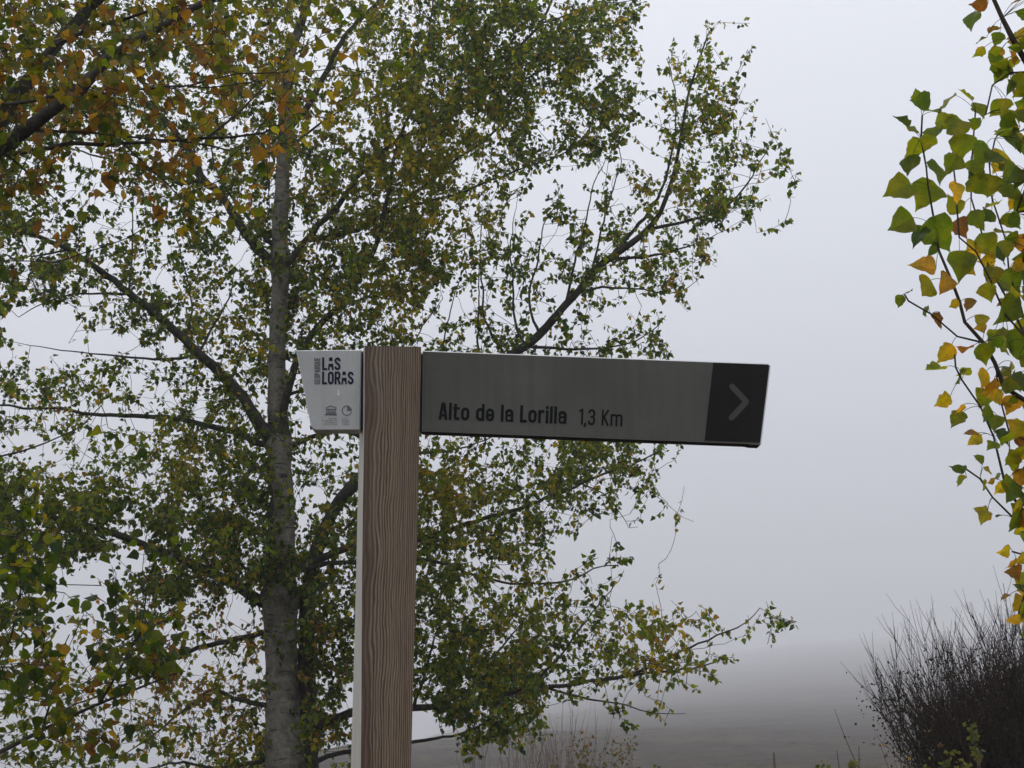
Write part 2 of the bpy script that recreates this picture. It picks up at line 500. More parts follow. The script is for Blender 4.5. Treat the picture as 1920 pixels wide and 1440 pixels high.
def add_leaves(soup, rows, pos, axis, nrm, size, cols, fold=0.35, curl=0.25, mat=1, ragged=0.0):
    """pos: blade base; axis: towards the tip; one blade per row of pos"""
    V, Q = leaf_template(rows)
    n, k = len(pos), len(V)
    if n == 0: return
    axis = norm(axis)
    side = norm(np.cross(axis, nrm)); up = np.cross(side, axis)
    X = V[None, :, 0] * np.ones((n, 1)); Y = V[None, :, 1] * np.ones((n, 1))
    if ragged:
        X = X * (1 + rng.normal(0, ragged, X.shape))
        Y = Y + rng.normal(0, ragged * 0.10, Y.shape) * (np.abs(V[None, :, 0]) > 0.03)
    fo = (fold * rng.normal(0.6, 0.6, (n, 1)))
    cu = (curl * rng.normal(0.4, 1.0, (n, 1)))
    tw = rng.normal(0, 0.5 * curl, (n, 1))
    Z = np.abs(X) * fo - Y ** 2 * cu + X * Y * tw * 2
    if ragged:
        ph = rng.uniform(0, 6.28, (n, 1))
        Z = Z + 0.05 * np.sin(Y * 11 + ph) * np.sign(X) * (np.abs(X) > 0.1)
    s = size[:, None, None]
    W = pos[:, None] + s * (X[..., None] * side[:, None] + Y[..., None] * axis[:, None] + Z[..., None] * up[:, None])
    q = (Q[None] + (np.arange(n) * k)[:, None, None]).reshape(-1, 4)
    c = np.repeat(cols[:, None], k, 1)
    if ragged:   # rim browned on old leaves
        rim = (np.abs(V[:, 0]) > 0.2)[None, :, None] * cols[:, None, 3:4] * rng.uniform(0, 1, (n, k, 1))
        c = c.copy(); c[..., :3] = c[..., :3] * (1 - 0.5 * rim) + np.array([.16, .06, .015]) * 0.5 * rim
    soup.add(W.reshape(-1, 3), q, None, mat, c.reshape(-1, 4))

C_GREEN = np.array([[.052, .092, .008], [.086, .128, .009], [.125, .150, .010], [.028, .054, .010]])
C_YEL = np.array([[.21, .19, .018], [.28, .195, .018], [.15, .16, .02]])
C_ORG = np.array([[.26, .145, .018], [.20, .11, .018], [.16, .09, .025]])

def leaf_colours(n, yel, org, rg=rng, gain=1.0, shared=None):
    """yel, org: chances (arrays of n)"""
    r = rg.uniform(0, 1, n)
    if shared is not None: r = np.where(rg.uniform(0, 1, n) < .62, shared, r)
    c = C_GREEN[np.where(rg.uniform(0, 1, n) < .25 + 2.2 * yel, rg.integers(1, 3, n), rg.integers(0, 2, n) * 3)]  # darker greens where yellow is rare: the lower crown's shade painted into the leaves
    c = np.where((r < yel)[:, None], C_YEL[rg.integers(0, len(C_YEL), n)], c)
    c = np.where((r > 1 - org)[:, None], C_ORG[rg.integers(0, len(C_ORG), n)], c)
    # half-turned leaves
    h = rg.uniform(0, 1, n)
    turn = (h < yel * 0.8)[:, None]
    c = np.where(turn & (r >= yel)[:, None], c * 0.5 + np.array([.20, .16, .015]) * 0.5, c)
    c = c * rg.uniform(0.62, 1.2, (n, 1)) * gain
    age = np.clip((c[:, :1] / (c[:, 1:2] + 1e-4) - 0.8), 0, 1)
    return np.concatenate([c, age], 1)

# ------------------------------------------------------------------ trees
def grid_sample(G, cell, px, py):
    r, c = int(py // cell), int(px // cell)
    r0 = min(max(r, 0), len(G) - 1)
    c0 = min(max(c, 0), len(G[0]) - 1)
    return G[r0][c0]

class Tree:
    def __init__(self, name, base, label, cat, group=None):
        self.root = empty(name, base)
        tag(self.root, label, cat, group)
        self.nodes, self.px, self.rad = [], [], []
        self.soup = Soup()
        self.leaf = []
        self.limbs = []
    def trunk(self, pts, Y, mat, part='trunk', sides=20, rough=0.03, dY=0.0, knots=()):
        """pts: (px, py, r px)"""
        n = len(pts)
        w = []
        for i, (x, y, r) in enumerate(pts):
            yy = Y + dY * i / (n - 1)
            p = P(x, y, yy)
            w.append([*p, r * yy / F])
        w = np.array(w)
        if w[0, 2] > 0.3:
            foot = w[0].copy(); foot[2] = float(terrain(foot[0], foot[1])) - 0.25; foot[3] *= 1.35
            w = np.vstack([foot, w])
        s = catmull(w, 0.08)
        s[:, 3] = np.maximum(s[:, 3], 0.004)
        for (kx, ky, amp, wid) in knots:
            kp = P(kx, ky, Y)
            d = np.abs(s[:, 2] - kp[2])
            s[:, 3] *= 1 + amp * np.exp(-(d / wid) ** 2)
        sp = Soup(); sp.tube(s[:, :3], s[:, 3], sides, 0, rough)
        o = sp.build(part, mat, self.root)
        self._reg(s)
        return o
    def _reg(self, s):
        self.nodes.append(s[:, :3]); self.rad.append(s[:, 3])
        self.px.append(np.stack(proj(s[:, :3]), -1))
    def limb(self, pts, r0, r1, dY=0.0, mat=None, free=None, wob=0.012):
        """pts in photo pixels; begins at the depth of the wood it grows from"""
        if free is None:
            allpx = np.vstack(self.px); alln = np.vstack(self.nodes)
            d = np.hypot(allpx[:, 0] - pts[0][0], allpx[:, 1] - pts[0][1])
            k = int(d.argmin()); Y0 = alln[k, 1]; start = alln[k]
        else:
            Y0 = free; start = None
        n = len(pts)
        w = []
        L = np.concatenate([[0], np.cumsum([math.hypot(pts[i + 1][0] - pts[i][0], pts[i + 1][1] - pts[i][1]) for i in range(n - 1)])])
        L /= L[-1]
        for i, p in enumerate(pts):
            y = Y0 + dY * L[i]
            w.append([*P(p[0], p[1], y), (0.88 * r0 + (0.5 * r1 - 0.88 * r0) * L[i] ** 0.85) * y / F])
        w = np.array(w)
        if start is not None and free is None:
            w[0, :3] = w[0, :3] * 0.3 + start * 0.7
        s = catmull(w, 0.10)
        s[1:-1, :3] += rng.normal(0, wob, (len(s) - 2, 3)) * 0.5
        s[:, 3] = np.maximum(s[:, 3], 0.0025)
        self.limbs.append((s, mat))
        self._reg(s)
        return s
    def build_limbs(self, mat, min_r=0.012):
        for s, m in self.limbs:
            if s[0, 3] >= min_r:
                sp = Soup(); sp.tube(s[:, :3], s[:, 3], 10 if s[0, 3] > .03 else 7, 0, 0.05)
                sp.build('limb', m or mat, self.root)
            else:
                self.soup.tube(s[:, :3], s[:, 3], 5, 0, 0.05)
    def add_node(self, p, r):
        k = self.N
        if k >= len(self.A):
            self.A = np.vstack([self.A, np.zeros_like(self.A)]); self.R = np.concatenate([self.R, np.zeros_like(self.R)])
        self.A[k] = p; self.R[k] = r; self.N += 1
    def grow(self, tips, step, twig_r, droop, bare, shoot_len, per, leaf_size, yelf, orgf, density_keep=1.0, rise=0.35, sides=4, petiole=0.035, max_start=0.02):
        """tips (n,4): world position and leaf count. Each becomes a twig that joins the nearest wood."""
        nodes = np.vstack(self.nodes); rad = np.concatenate(self.rad)
        self.A = np.zeros((len(nodes) * 2 + 20000, 3)); self.R = np.zeros(len(nodes) * 2 + 20000)
        self.A[:len(nodes)] = nodes; self.R[:len(nodes)] = rad; self.N = len(nodes)
        d0 = np.array([np.min(((nodes - t[:3]) ** 2).sum(1)) for t in tips])
        order = np.argsort(d0)
        lp, la, ln, ls, lq = [], [], [], [], []
        for ti in order:
            tip = tips[ti, :3]; cnt = int(tips[ti, 3])
            A, R = self.A[:self.N], self.R[:self.N]
            dv = tip - A
            dist = np.sqrt((dv ** 2).sum(1))
            # prefer wood lying below the tip
            cost = dist * (1 + 0.55 * (dv[:, 2] < 0.15 * dist)) + 0.02
            k = int(cost.argmin()); st = A[k]; D = dist[k]
            up = np.array([0, 0, 1.0])
            out = norm(tip - st)
            sh = norm(out * 0.7 + up * rise + rng.normal(0, 0.35, 3))
            sl = shoot_len * rng.uniform(0.6, 1.3)
            a = st; c = tip - sh * sl * 0.4
            ctrl = (a + c) / 2 - up * D * droop * rng.uniform(-0.4, 1.0) + rng.normal(0, 0.08, 3) * D
            e = tip + sh * sl * 0.6
            if cnt == 0:
                e = e + rng.normal(0, 0.12, 3) - np.array([0, 0, 0.1])
            m = max(3, int(D / step) + 2)
            t = np.linspace(0, 1, m)[:, None]
            path = (1 - t) ** 2 * a + 2 * t * (1 - t) * ctrl + t ** 2 * c
            path[1:-1] += rng.normal(0, 0.010, (m - 2, 3)) * min(1, D * 2)
            mid = (c + e) / 2 + rng.normal(0, 0.02, 3)
            path = np.vstack([path, mid, e])
            r0 = min(R[k] * 0.75, twig_r * (0.7 + 0.7 * D), max_start)
            r0 = max(r0, twig_r * 0.8)
            rr = np.linspace(r0, twig_r * 0.5, len(path))
            self.soup.tube(path, rr, sides, 0)
            for q in range(1, len(path)):
                self.add_node(path[q], rr[q])
            if cnt > 0:
                # leaves along the outer part of the twig
                seg = np.linalg.norm(np.diff(path, axis=0), axis=1); cum = np.concatenate([[0], np.cumsum(seg)])
                span = min(cum[-1], sl * 1.35)
                tt = cum[-1] - span * rng.uniform(0, 1, cnt) ** 1.1
                idx = np.clip(np.searchsorted(cum, tt) - 1, 0, len(seg) - 1)
                f = ((tt - cum[idx]) / np.maximum(seg[idx], 1e-6))[:, None]
                pos = path[idx] * (1 - f) + path[idx + 1] * f
                lp.append(pos); la.append(np.full(cnt, rng.uniform())); lq.append(np.repeat(sh[None], cnt, 0))
        if not lp: return
        pos = np.vstack(lp); sh = np.vstack(lq); n = len(pos)
        pd = norm(rng.normal(0, 1, (n, 3)) + sh * 0.6 + np.array([0, 0, -0.15]))
        pl = petiole * rng.uniform(0.6, 1.4, n)
        base = pos + pd * pl[:, None]
        ax = norm(pd * 0.5 + rng.normal(0, 0.5, (n, 3)) + np.array([0, 0, -0.75]))
        nr = rng.normal(0, 1, (n, 3))
        size = leaf_size * rng.uniform(0.65, 1.25, n)
        x, y = proj(pos)
        cols = leaf_colours(n, yelf(x, y), orgf(x, y), shared=np.concatenate(la), gain=getattr(self, 'leafgain', 1.0))
        self.leaf.append((base, ax, nr, size, cols, pos))
    def petioles(self, every=1, r=0.0009):
        for (base, ax, nr, size, cols, pos) in self.leaf:
            b, p = base[::every], pos[::every]
            d = norm(b - p); s = norm(np.cross(d, np.array([0.3, 1, 0.2]))) * r * 1.4
            v = np.stack([p - s, p + s, b + s, b - s], 1).reshape(-1, 3)
            q = np.arange(len(b) * 4).reshape(-1, 4)
            self.soup.add(v, q, None, 0)
    def crown(self, rows, mats, ragged=0.0, name='crown', fold=.35, curl=.25):
        for (base, ax, nr, size, cols, pos) in self.leaf:
            add_leaves(self.soup, rows, base, ax, nr, size, cols, fold, curl, 1, ragged)
        return self.soup.build(name, mats, self.root, smooth=False)

def blob_field(blobs, base):
    def f(x, y):
        v = np.full(np.shape(x), float(base))
        for (bx, by, r, a) in blobs:
            v = v + a * np.exp(-((x - bx) ** 2 + (y - by) ** 2) / (r * r))
        return np.clip(v, 0, 0.95)
    return f

def tips_from_grid(G, cell, ext, tree, area_px, per, spread, extra=lambda r, c: 0, gamma=1.0, bare=0.08, jit=1.0, clump=0.5, keep_clear=None, vary=(.75, 1.15)):
    """turns a coverage grid into twig tips with depth taken from the nearest traced limb"""
    allpx = np.vstack(tree.px); alln = np.vstack(tree.nodes)
    out = []
    for r in range(ext[0], ext[1]):
        for c in range(ext[2], ext[3]):
            inside = 0 <= r < len(G) and 0 <= c < len(G[0])
            d = G[r][c] if inside else extra(r, c)
            if d <= 0: continue
            cov = (0, .05, .10, .17, .26, .37, .51, .68, .84, .9)[d]
            cov = min(.93, cov * rng.uniform(*vary))
            nl = -math.log(1 - cov) * cell * cell / area_px
            nt = nl / per
            k = int(nt) + (rng.uniform() < nt - int(nt))
            cen = np.stack([(c + rng.uniform(0, 1, 1 + (d > 4))) * cell, (r + rng.uniform(0, 1, 1 + (d > 4))) * cell], -1)
            for _ in range(k):
                if rng.uniform() < clump and len(cen):
                    q = cen[rng.integers(len(cen))]
                    x, y = q + rng.normal(0, 0.17 * cell, 2)
                else:
                    x = (c + 0.5 + rng.uniform(-0.5, 0.5) * jit) * cell; y = (r + 0.5 + rng.uniform(-0.5, 0.5) * jit) * cell
                dd = np.hypot(allpx[:, 0] - x, allpx[:, 1] - y)
                kk = int((dd + rng.uniform(0, 60, len(dd))).argmin())
                Y = alln[kk, 1] + rng.normal(0, spread)
                if keep_clear is not None and keep_clear(x, y): Y = abs(Y - 16.5) * .5 + 16.75
                p = P(x, y, Y)
                if p[2] < 0.4: continue
                n = 0 if rng.uniform() < bare else max(3, int(rng.normal(per, per * 0.25)))
                out.append([*p, n])
    return np.array(out)
#TREES
# ---- the big poplar behind the signpost
MAIN_G = [
"66666666666677555744788887576710000000",
"66666666666666444767888888778710031000",
"66666666666676335777888888887611243000",
"66666666666676346788888887865014652000",
"66666666666667546788888883677604663000",
"66666666666667457888888882677524673000",
"66666666666667657888888562777215563230",
"55433455666667667888875675543204464330",
"66643345666777677888875452012346743330",
"66544345666777677888865520414545676200",
"66445455666777578888766532534543444200",
"44455545666667578888766653655357530000",
"77765544555568778878646654663478500000",
"75663356445578777787635553453235200000",
"41013555655668667765355443343000000000",
"00123456665557566666344442432340000000",
"10011122455567567775666555554553000000",
"45655334565556455555555544444420000000",
"77766523766556555555555544443310000000",
"55445325777656255555555544443200000000",
"11322335677776455555444455777541000000",
"34235456777776344666555566887763000000",
"66567656777776455788876656887662000000",
"88888767777776565788877777665323000000",
"88788767888876467766766776510000000000",
"88877556778887777777766754000000000000",
"55210134788887777777656765233100000000",
"21001567877677777777765663342012000000",
"32001455444347778877765675445443311200",
"32111344334447778876767677655465222350",
"43333333334447777666888787766665430100",
"55444333334557776665888887455544320000",
"55554444445557773322788886323342000000",
"33444444555557773110468873011220000000",
"43344455555668774320026751000000000000",
"55444444556668354310000210000000000000",
]
MAIN_G = [[int(ch) for ch in row] for row in MAIN_G]
T = Tree('poplar_tree', (P(532, 1440, 16.5)[0], 16.5, 0), 'tall grey barked poplar with green and yellow leaves standing behind the signpost', 'tree')
T.trunk([(534, 1460, 36), (531, 1380, 33), (528, 1250, 29), (525, 1130, 31), (531, 1060, 23), (532, 950, 20), (527, 880, 20), (523, 820, 21), (519, 740, 17.5),
         (520, 640, 16.5), (524, 560, 16.5), (527, 510, 17), (525, 440, 16), (529, 350, 14), (532, 280, 13), (535, 200, 12), (546, 100, 10), (566, 40, 8.5), (590, -60, 7), (600, -220, 5), (608, -420, 2)],
        16.5, M_BARK, knots=((525, 1115, .22, .12), (524, 835, .25, .12), (527, 510, .16, .10), (530, 285, .15, .1), (529, 1395, .06, .2)))
T.trunk([(566, 1460, 30), (568, 1370, 28), (572, 1290, 20), (575, 1200, 15), (578, 1120, 15), (592, 1040, 13), (612, 985, 12), (640, 935, 12), (690, 885, 12), (745, 840, 11), (800, 795, 10), (880, 728, 9.5), (950, 672, 9),
         (985, 648, 9), (1011, 628, 8.5), (1060, 572, 7.5), (1085, 545, 7), (1110, 510, 6.5), (1145, 483, 7), (1185, 455, 6.5), (1212, 432, 6), (1238, 398, 5), (1262, 330, 4), (1276, 260, 3), (1290, 180, 2.5), (1312, 110, 2), (1328, 62, 1.2)],
        16.9, M_LIMB, 'leaning_stem', 12, .05, dY=-1.6)
L = T.limb
L([(505, 840), (478, 781), (447, 734), (412, 699), (373, 664), (346, 637), (311, 606), (280, 579), (241, 550), (202, 517), (167, 493), (128, 468), (78, 447), (39, 431), (-20, 412), (-90, 395)], 15, 5, -1.5)
L([(513, 500), (483, 467), (443, 410), (410, 363), (383, 340), (360, 293), (340, 263), (317, 233), (290, 207), (267, 187), (225, 140), (170, 90), (110, 40), (60, -30)], 12, 5, 1.4)
L([(515, 470), (490, 440), (468, 412), (448, 385), (430, 363), (400, 300), (395, 240)], 6, 2, .8)
L([(383, 342), (333, 343), (290, 323), (247, 307), (187, 293), (140, 280), (90, 262)], 5, 2, -.8)
L([(538, 250), (560, 222), (587, 183), (613, 133), (653, 60), (712, 0), (770, -70), (830, -160)], 9, 4, 1.0)
L([(550, 278), (580, 247), (603, 228), (660, 195)], 4, 2, -.5)
L([(520, 830), (527, 790), (537, 742), (552, 688), (575, 641), (607, 602), (638, 571), (672, 520), (703, 467), (720, 400), (733, 333), (742, 283), (775, 190), (800, 90), (815, -20)], 10, 3, -1.3)
L([(530, 505), (575, 450), (620, 400), (653, 360), (670, 333), (723, 280), (755, 257), (820, 230), (867, 203), (887, 183), (933, 133), (965, 96), (1020, 37), (1036, -10), (1060, -70)], 8, 4, -.9)
L([(575, 450), (640, 440), (700, 415), (760, 375), (820, 327), (860, 295), (897, 272), (929, 243), (956, 211), (985, 170), (1010, 160)], 6, 2.5, 1.2)
L([(680, 425), (727, 397), (780, 385), (860, 362), (929, 335), (979, 316), (1043, 293), (1085, 266), (1112, 243)], 4, 2, -.8)
L([(887, 183), (950, 160), (1020, 130), (1080, 100), (1130, 60), (1180, 30)], 4, 1.5, .5)
L([(1000, 40), (1060, 30), (1120, 10), (1190, 0)], 3, 1.5, .3)
L([(1145, 483), (1190, 484), (1230, 478), (1262, 470), (1310, 455), (1345, 438)], 4.5, 1.5, .6)
L([(1210, 434), (1263, 420), (1310, 408), (1350, 396), (1383, 367), (1410, 330), (1432, 290), (1450, 262)], 4.5, 1.5, -.7)
L([(1150, 478), (1180, 440), (1208, 408), (1240, 358), (1259, 290), (1268, 220), (1262, 150), (1250, 110)], 5, 1.5, .7)
L([(1078, 552), (1117, 541), (1190, 541), (1254, 550), (1290, 538), (1314, 518)], 3.5, 1, .6)
L([(1011, 628), (992, 560), (1008, 490), (1020, 420), (1055, 370)], 3.5, 1.5, .5)
L([(985, 645), (965, 600), (962, 520), (958, 470), (965, 400)], 3.5, 1.5, -.4)
L([(950, 668), (910, 600), (905, 540), (900, 470), (905, 400)], 3.5, 1.5, .4)
L([(897, 715), (896, 640), (898, 560), (899, 480)], 3.5, 1.5, .9)
L([(850, 750), (830, 690), (835, 620), (850, 560), (870, 500)], 3, 1.2, .9)
L([(1060, 570), (1078, 490), (1100, 410), (1112, 345), (1135, 300)], 3.5, 1.5, -.3)
L([(1110, 512), (1125, 440), (1150, 350), (1165, 300), (1150, 240)], 3, 1.2, .3)
L([(985, 650), (1060, 655), (1130, 652), (1190, 640), (1235, 610), (1248, 592)], 4, 1.5, -.4)
L([(505, 1140), (485, 1125), (450, 1100), (400, 1077), (350, 1053), (283, 1027), (233, 1007), (187, 990), (133, 977), (67, 965), (0, 955), (-80, 950)], 13, 5, -1.6)
L([(510, 845), (480, 830), (447, 812), (397, 800), (350, 788), (323, 783), (233, 779), (156, 775), (110, 765), (58, 767), (0, 760), (-60, 765)], 8, 3, 1.4)
L([(572, 1383), (603, 1357), (655, 1338), (710, 1332), (776, 1327), (849, 1322), (916, 1307), (991, 1293), (1071, 1284), (1138, 1273), (1204, 1264), (1293, 1253), (1335, 1243)], 10, 2.5, -1.3)
L([(1138, 1272), (1190, 1262), (1240, 1240), (1293, 1213), (1360, 1187), (1400, 1168), (1425, 1140)], 4.5, 1.5, -.4)
L([(1020, 1288), (1100, 1310), (1170, 1322), (1220, 1335), (1285, 1338)], 3, 1, .5)
L([(560, 1440), (640, 1412), (776, 1390), (860, 1377), (900, 1360), (940, 1332), (990, 1310)], 6, 2, .9)
L([(556, 1080), (593, 1061), (634, 1055), (690, 1055), (787, 1049), (840, 1058), (893, 1080), (960, 1093), (1027, 1093), (1080, 1084), (1112, 1065), (1160, 1060)], 6, 2, -.9)
L([(560, 1060), (640, 1030), (715, 1022), (782, 1013), (849, 991), (907, 973), (982, 951), (1036, 929), (1089, 907), (1120, 893), (1180, 873), (1240, 845)], 9, 2.5, 1.0)
L([(1090, 905), (1130, 925), (1160, 960), (1180, 990), (1196, 988)], 2, .8, .2)
L([(535, 845), (583, 820), (638, 808), (700, 830), (789, 849), (849, 844), (893, 831), (930, 815)], 6, 2, .8)
L([(365, 660), (340, 672), (268, 673), (193, 665), (116, 657), (75, 650), (20, 640)], 3.5, 1, -.5)
L([(243, 553), (190, 551), (136, 552), (80, 570), (35, 595)], 3.5, 1.5, -.6)
L([(128, 470), (80, 477), (30, 484), (-20, 495)], 3, 1.5, .5)
L([(243, 548), (247, 480), (250, 400), (248, 330)], 3, 1.2, .3)
L([(373, 660), (400, 610), (430, 560), (440, 500)], 3.5, 1.5, .6)
L([(345, 635), (360, 570), (340, 480), (320, 400)], 3, 1.2, .8)
L([(590, 1045), (640, 1000), (680, 960), (740, 925), (800, 900), (870, 860)], 4, 1.5, -.4)
L([(540, 740), (600, 720), (680, 700), (760, 660), (800, 600), (830, 560)], 4, 1.5, .8)
L([(640, 571), (720, 550), (790, 520), (850, 480), (900, 450)], 3.5, 1.5, .4)
L([(500, 1180), (440, 1200), (370, 1215), (300, 1250), (220, 1290), (120, 1330)], 7, 2.5, 1.5)
L([(505, 1330), (440, 1310), (400, 1290), (370, 1310), (310, 1360), (240, 1410)], 6, 2, -1.2)
L([(500, 1420), (420, 1440), (330, 1430), (220, 1460)], 5, 2, .8)
L([(860, 1318), (900, 1260), (960, 1190), (1010, 1130)], 4, 1.5, .5)
L([(990, 1293), (1050, 1230), (1110, 1150), (1160, 1090), (1170, 1070)], 3.5, 1.2, .3)
L([(776, 1327), (800, 1250), (820, 1180), (850, 1120)], 4, 1.5, .3)
L([(514, 1130), (508, 1060), (510, 990), (516, 930), (520, 870)], 13, 12, .35)
T.build_limbs(M_LIMB)

def extra_main(r, c):
    if 0 <= r < 36 and c < 0: return 6 if c >= -3 else 4 if c >= -5 else 0
    if r < 0:
        k = 24 + r
        return 0 if (c < -4 - r * 0 or c > k) else 5
    return 0
tips = tips_from_grid(MAIN_G, 40, (-9, 36, -6, 38), T, 10.5, 13, 0.95, extra_main, 1.12, 0.08, clump=.62, vary=(.5, 1.3), keep_clear=lambda x, y: abs(x - 526) < 38 and (y < 1000 and y > 290 or y > 1110) and rng.uniform() < (.95 if y > 1110 else .7))
yel = blob_field([(780, 330, 150, .24), (700, 230, 120, .15), (745, 560, 50, .55), (600, 60, 120, .2), (850, 930, 60, .5), (1270, 1200, 120, .4), (950, 1140, 110, .18),
                  (330, 880, 50, .3), (100, 880, 70, .2), (420, 600, 60, .25), (880, 400, 60, .25), (330, 1330, 150, .15), (1300, 110, 80, .15), (1230, 340, 80, .15)], .11)
org = blob_field([(330, 1330, 170, .28), (560, 100, 200, .05), (1300, 1230, 100, .08), (480, 1180, 120, .12), (650, 1380, 120, .12), (860, 960, 80, .06)], .012)
T.grow(tips, 0.18, 0.0042, 0.10, 0.08, 0.33, 13, 0.062, yel, org, sides=4, petiole=0.035)
T.petioles(2, 0.0011)
T.crown(FAR_ROWS, [M_TWIG, M_LEAF])

# ---- the nearer poplar whose branches reach in from the left
NL_G = [
"777766554",
"777666653",
"777666543",
"666655440",
"332343300",
"220121000",
"000000000",
"000000000",
"000000000",
"010000000",
"011000000",
"100000000",
"210000000",
"700400000",
"825700000",
"745700000",
"445300000",
"333200000",
]
NL_G = [[int(ch) for ch in row] for row in NL_G]
YN = 6.3
N = Tree('poplar_tree', (P(-560, 1200, YN)[0], YN, 0), 'nearer poplar at the left edge, its dark branches bearing big orange leaves', 'tree')
N.trunk([(-570, 1440, 75), (-560, 900, 64), (-545, 500, 56), (-520, 100, 46), (-500, -300, 34), (-480, -800, 14)], YN, M_BARK, sides=16)
L = N.limb
L([(-540, 620), (-330, 470), (-120, 345), (0, 277), (49, 243), (97, 210), (150, 168), (205, 105), (262, 71), (300, 49), (375, 11), (450, -45)], 34, 11, -.4)
L([(-530, 560), (-300, 400), (-80, 290), (0, 221), (49, 157), (80, 120), (112, 79), (172, 11), (220, -50), (250, -120)], 33, 18, .5)
L([(-540, 640), (-300, 420), (-100, 310), (0, 292), (133, 272), (233, 268), (333, 263), (433, 257), (493, 246), (540, 225)], 12, 4, .5)
L([(49, 243), (110, 246), (170, 252), (250, 256), (330, 263)], 4.5, 3, .2)
L([(333, 263), (400, 275), (450, 290), (500, 290), (540, 275)], 3, 1.5, .2)
L([(-120, 345), (-60, 230), (0, 192), (60, 185), (133, 177), (267, 168), (350, 163), (430, 165), (500, 150)], 6, 2, -.5)
L([(60, 150), (112, 79), (200, 45), (283, 20), (417, 0), (500, -30)], 6, 2.5, -.3)
L([(230, 268), (280, 315), (330, 365), (390, 395), (440, 400)], 3, 1.2, -.2)
L([(400, 258), (450, 210), (490, 160), (530, 120), (580, 80), (620, 60)], 3.5, 1.5, .4)
L([(350, 163), (450, 140), (530, 135), (600, 130), (680, 135)], 2.5, 1.2, .3)
L([(0, 280), (60, 330), (110, 380), (150, 420)], 3, 1.2, .4)
L([(-550, 1050), (-300, 900), (-100, 860), (0, 850), (80, 830), (150, 800), (190, 760)], 7, 1.5, .3)
L([(-560, 1300), (-350, 1450), (-150, 1440), (0, 1410), (80, 1370), (187, 1320), (260, 1290), (330, 1262)], 12, 3, .3)
L([(-150, 1440), (-40, 1300), (20, 1200), (40, 1120), (35, 1060)], 5, 2, -.3)
L([(187, 1320), (230, 1250), (265, 1180), (275, 1110), (280, 1080)], 3.5, 1.5, -.2)
L([(80, 1370), (100, 1300), (110, 1240), (130, 1190)], 3, 1.5, -.2)
L([(-100, 1180), (0, 1045), (60, 1030), (110, 1010), (160, 980)], 4, 1.2, .1)
L([(0, 1045), (60, 1085), (110, 1092), (190, 1098)], 1.8, .9, .1)
N.build_limbs(M_LIMB, 0.008)

def extra_near(r, c):
    if c < 0: return 5 if (c >= -3 and (r < 6 or 11 < r < 17)) else (3 if -6 <= c < 0 and r < 5 else 0)
    if r < 0: return 5 if c < 6 + r and c >= -4 else 0
    return 0
tips = tips_from_grid(NL_G, 80, (-4, 18, -6, 9), N, 74.0, 11, 0.42, extra_near, 1.0, 0.10)
yel = blob_field([(300, 150, 420, .22), (560, 100, 200, .2), (150, 1330, 150, .15)], .05)
org = blob_field([(200, 180, 450, .26), (480, 230, 200, .2), (150, 1360, 170, .22), (60, 420, 120, .2)], .02)
N.leafgain = .85
N.grow(tips, 0.12, 0.0030, 0.12, 0.1, 0.24, 11, 0.056, yel, org, sides=5, petiole=0.04, rise=.2, max_start=.012)
N.petioles(1, 0.0008)
N.crown(MID_ROWS, [M_TWIG, M_LEAF_NEAR], .06)

# ---- the young poplar whose big leaves hang in at the right edge
YR = 3.7
R = Tree('poplar_tree', (P(2330, 900, YR)[0], YR, 0), 'close poplar at the right edge with large spotted leaves on thin hanging shoots', 'tree')
R.trunk([(2340, 1440, 70), (2330, 900, 60), (2315, 400, 50), (2300, -100, 40), (2290, -600, 20)], YR, M_BARK, sides=16)
L = R.limb
L([(2310, 300), (2150, 250), (2000, 200), (1930, 130), (1902, 75), (1877, 38), (1852, 0), (1835, -50)], 16, 7, -.1)
L([(2325, 1000), (2180, 1100), (2050, 1060), (1975, 900), (1925, 760), (1892, 719), (1861, 672), (1836, 638), (1814, 599), (1795, 560), (1785, 529), (1764, 471), (1752, 425), (1741, 346), (1735, 317), (1731, 258), (1729, 217)], 12, 1.6, -.25)
L([(2050, 1060), (1990, 800), (1950, 690), (1925, 640), (1893, 592), (1860, 517), (1827, 471), (1797, 437), (1787, 333), (1785, 292), (1790, 240)], 5, 1.6, .05)
L([(1925, 640), (1890, 560), (1855, 500), (1835, 440), (1827, 375), (1825, 292), (1829, 208)], 3, 1.5, .15)
L([(2000, 820), (1950, 690), (1925, 600), (1893, 508), (1881, 458), (1864, 375), (1858, 312), (1866, 260)], 4, 1.5, .2)
L([(1836, 638), (1793, 625), (1754, 586), (1706, 560), (1696, 552)], 2.4, 1.2, -.08)
L([(2040, 1050), (1960, 985), (1920, 960), (1885, 905), (1861, 818), (1836, 767), (1805, 719), (1793, 685), (1790, 665)], 5, 1.5, -.1)
L([(2050, 1060), (1990, 1010), (1930, 990), (1900, 973), (1861, 930), (1836, 892), (1805, 879), (1790, 876)], 5, 1.3, .1)
L([(2060, 1060), (2010, 1090), (1960, 1080), (1925, 1040), (1898, 1034)], 4, 1.5, 0)
L([(1960, 1080), (1925, 1110), (1910, 1150)], 2, 1.2, 0)
L([(1925, 860), (1892, 800), (1880, 740), (1868, 690)], 2.4, 1.4, .1)
L([(2000, 200), (1960, 260), (1925, 330), (1905, 400)], 4, 1.5, .1)
L([(1925, 130), (1890, 140), (1860, 170), (1848, 215)], 3, 1.5, 0)
R.build_limbs(M_TWIG, 0.004)

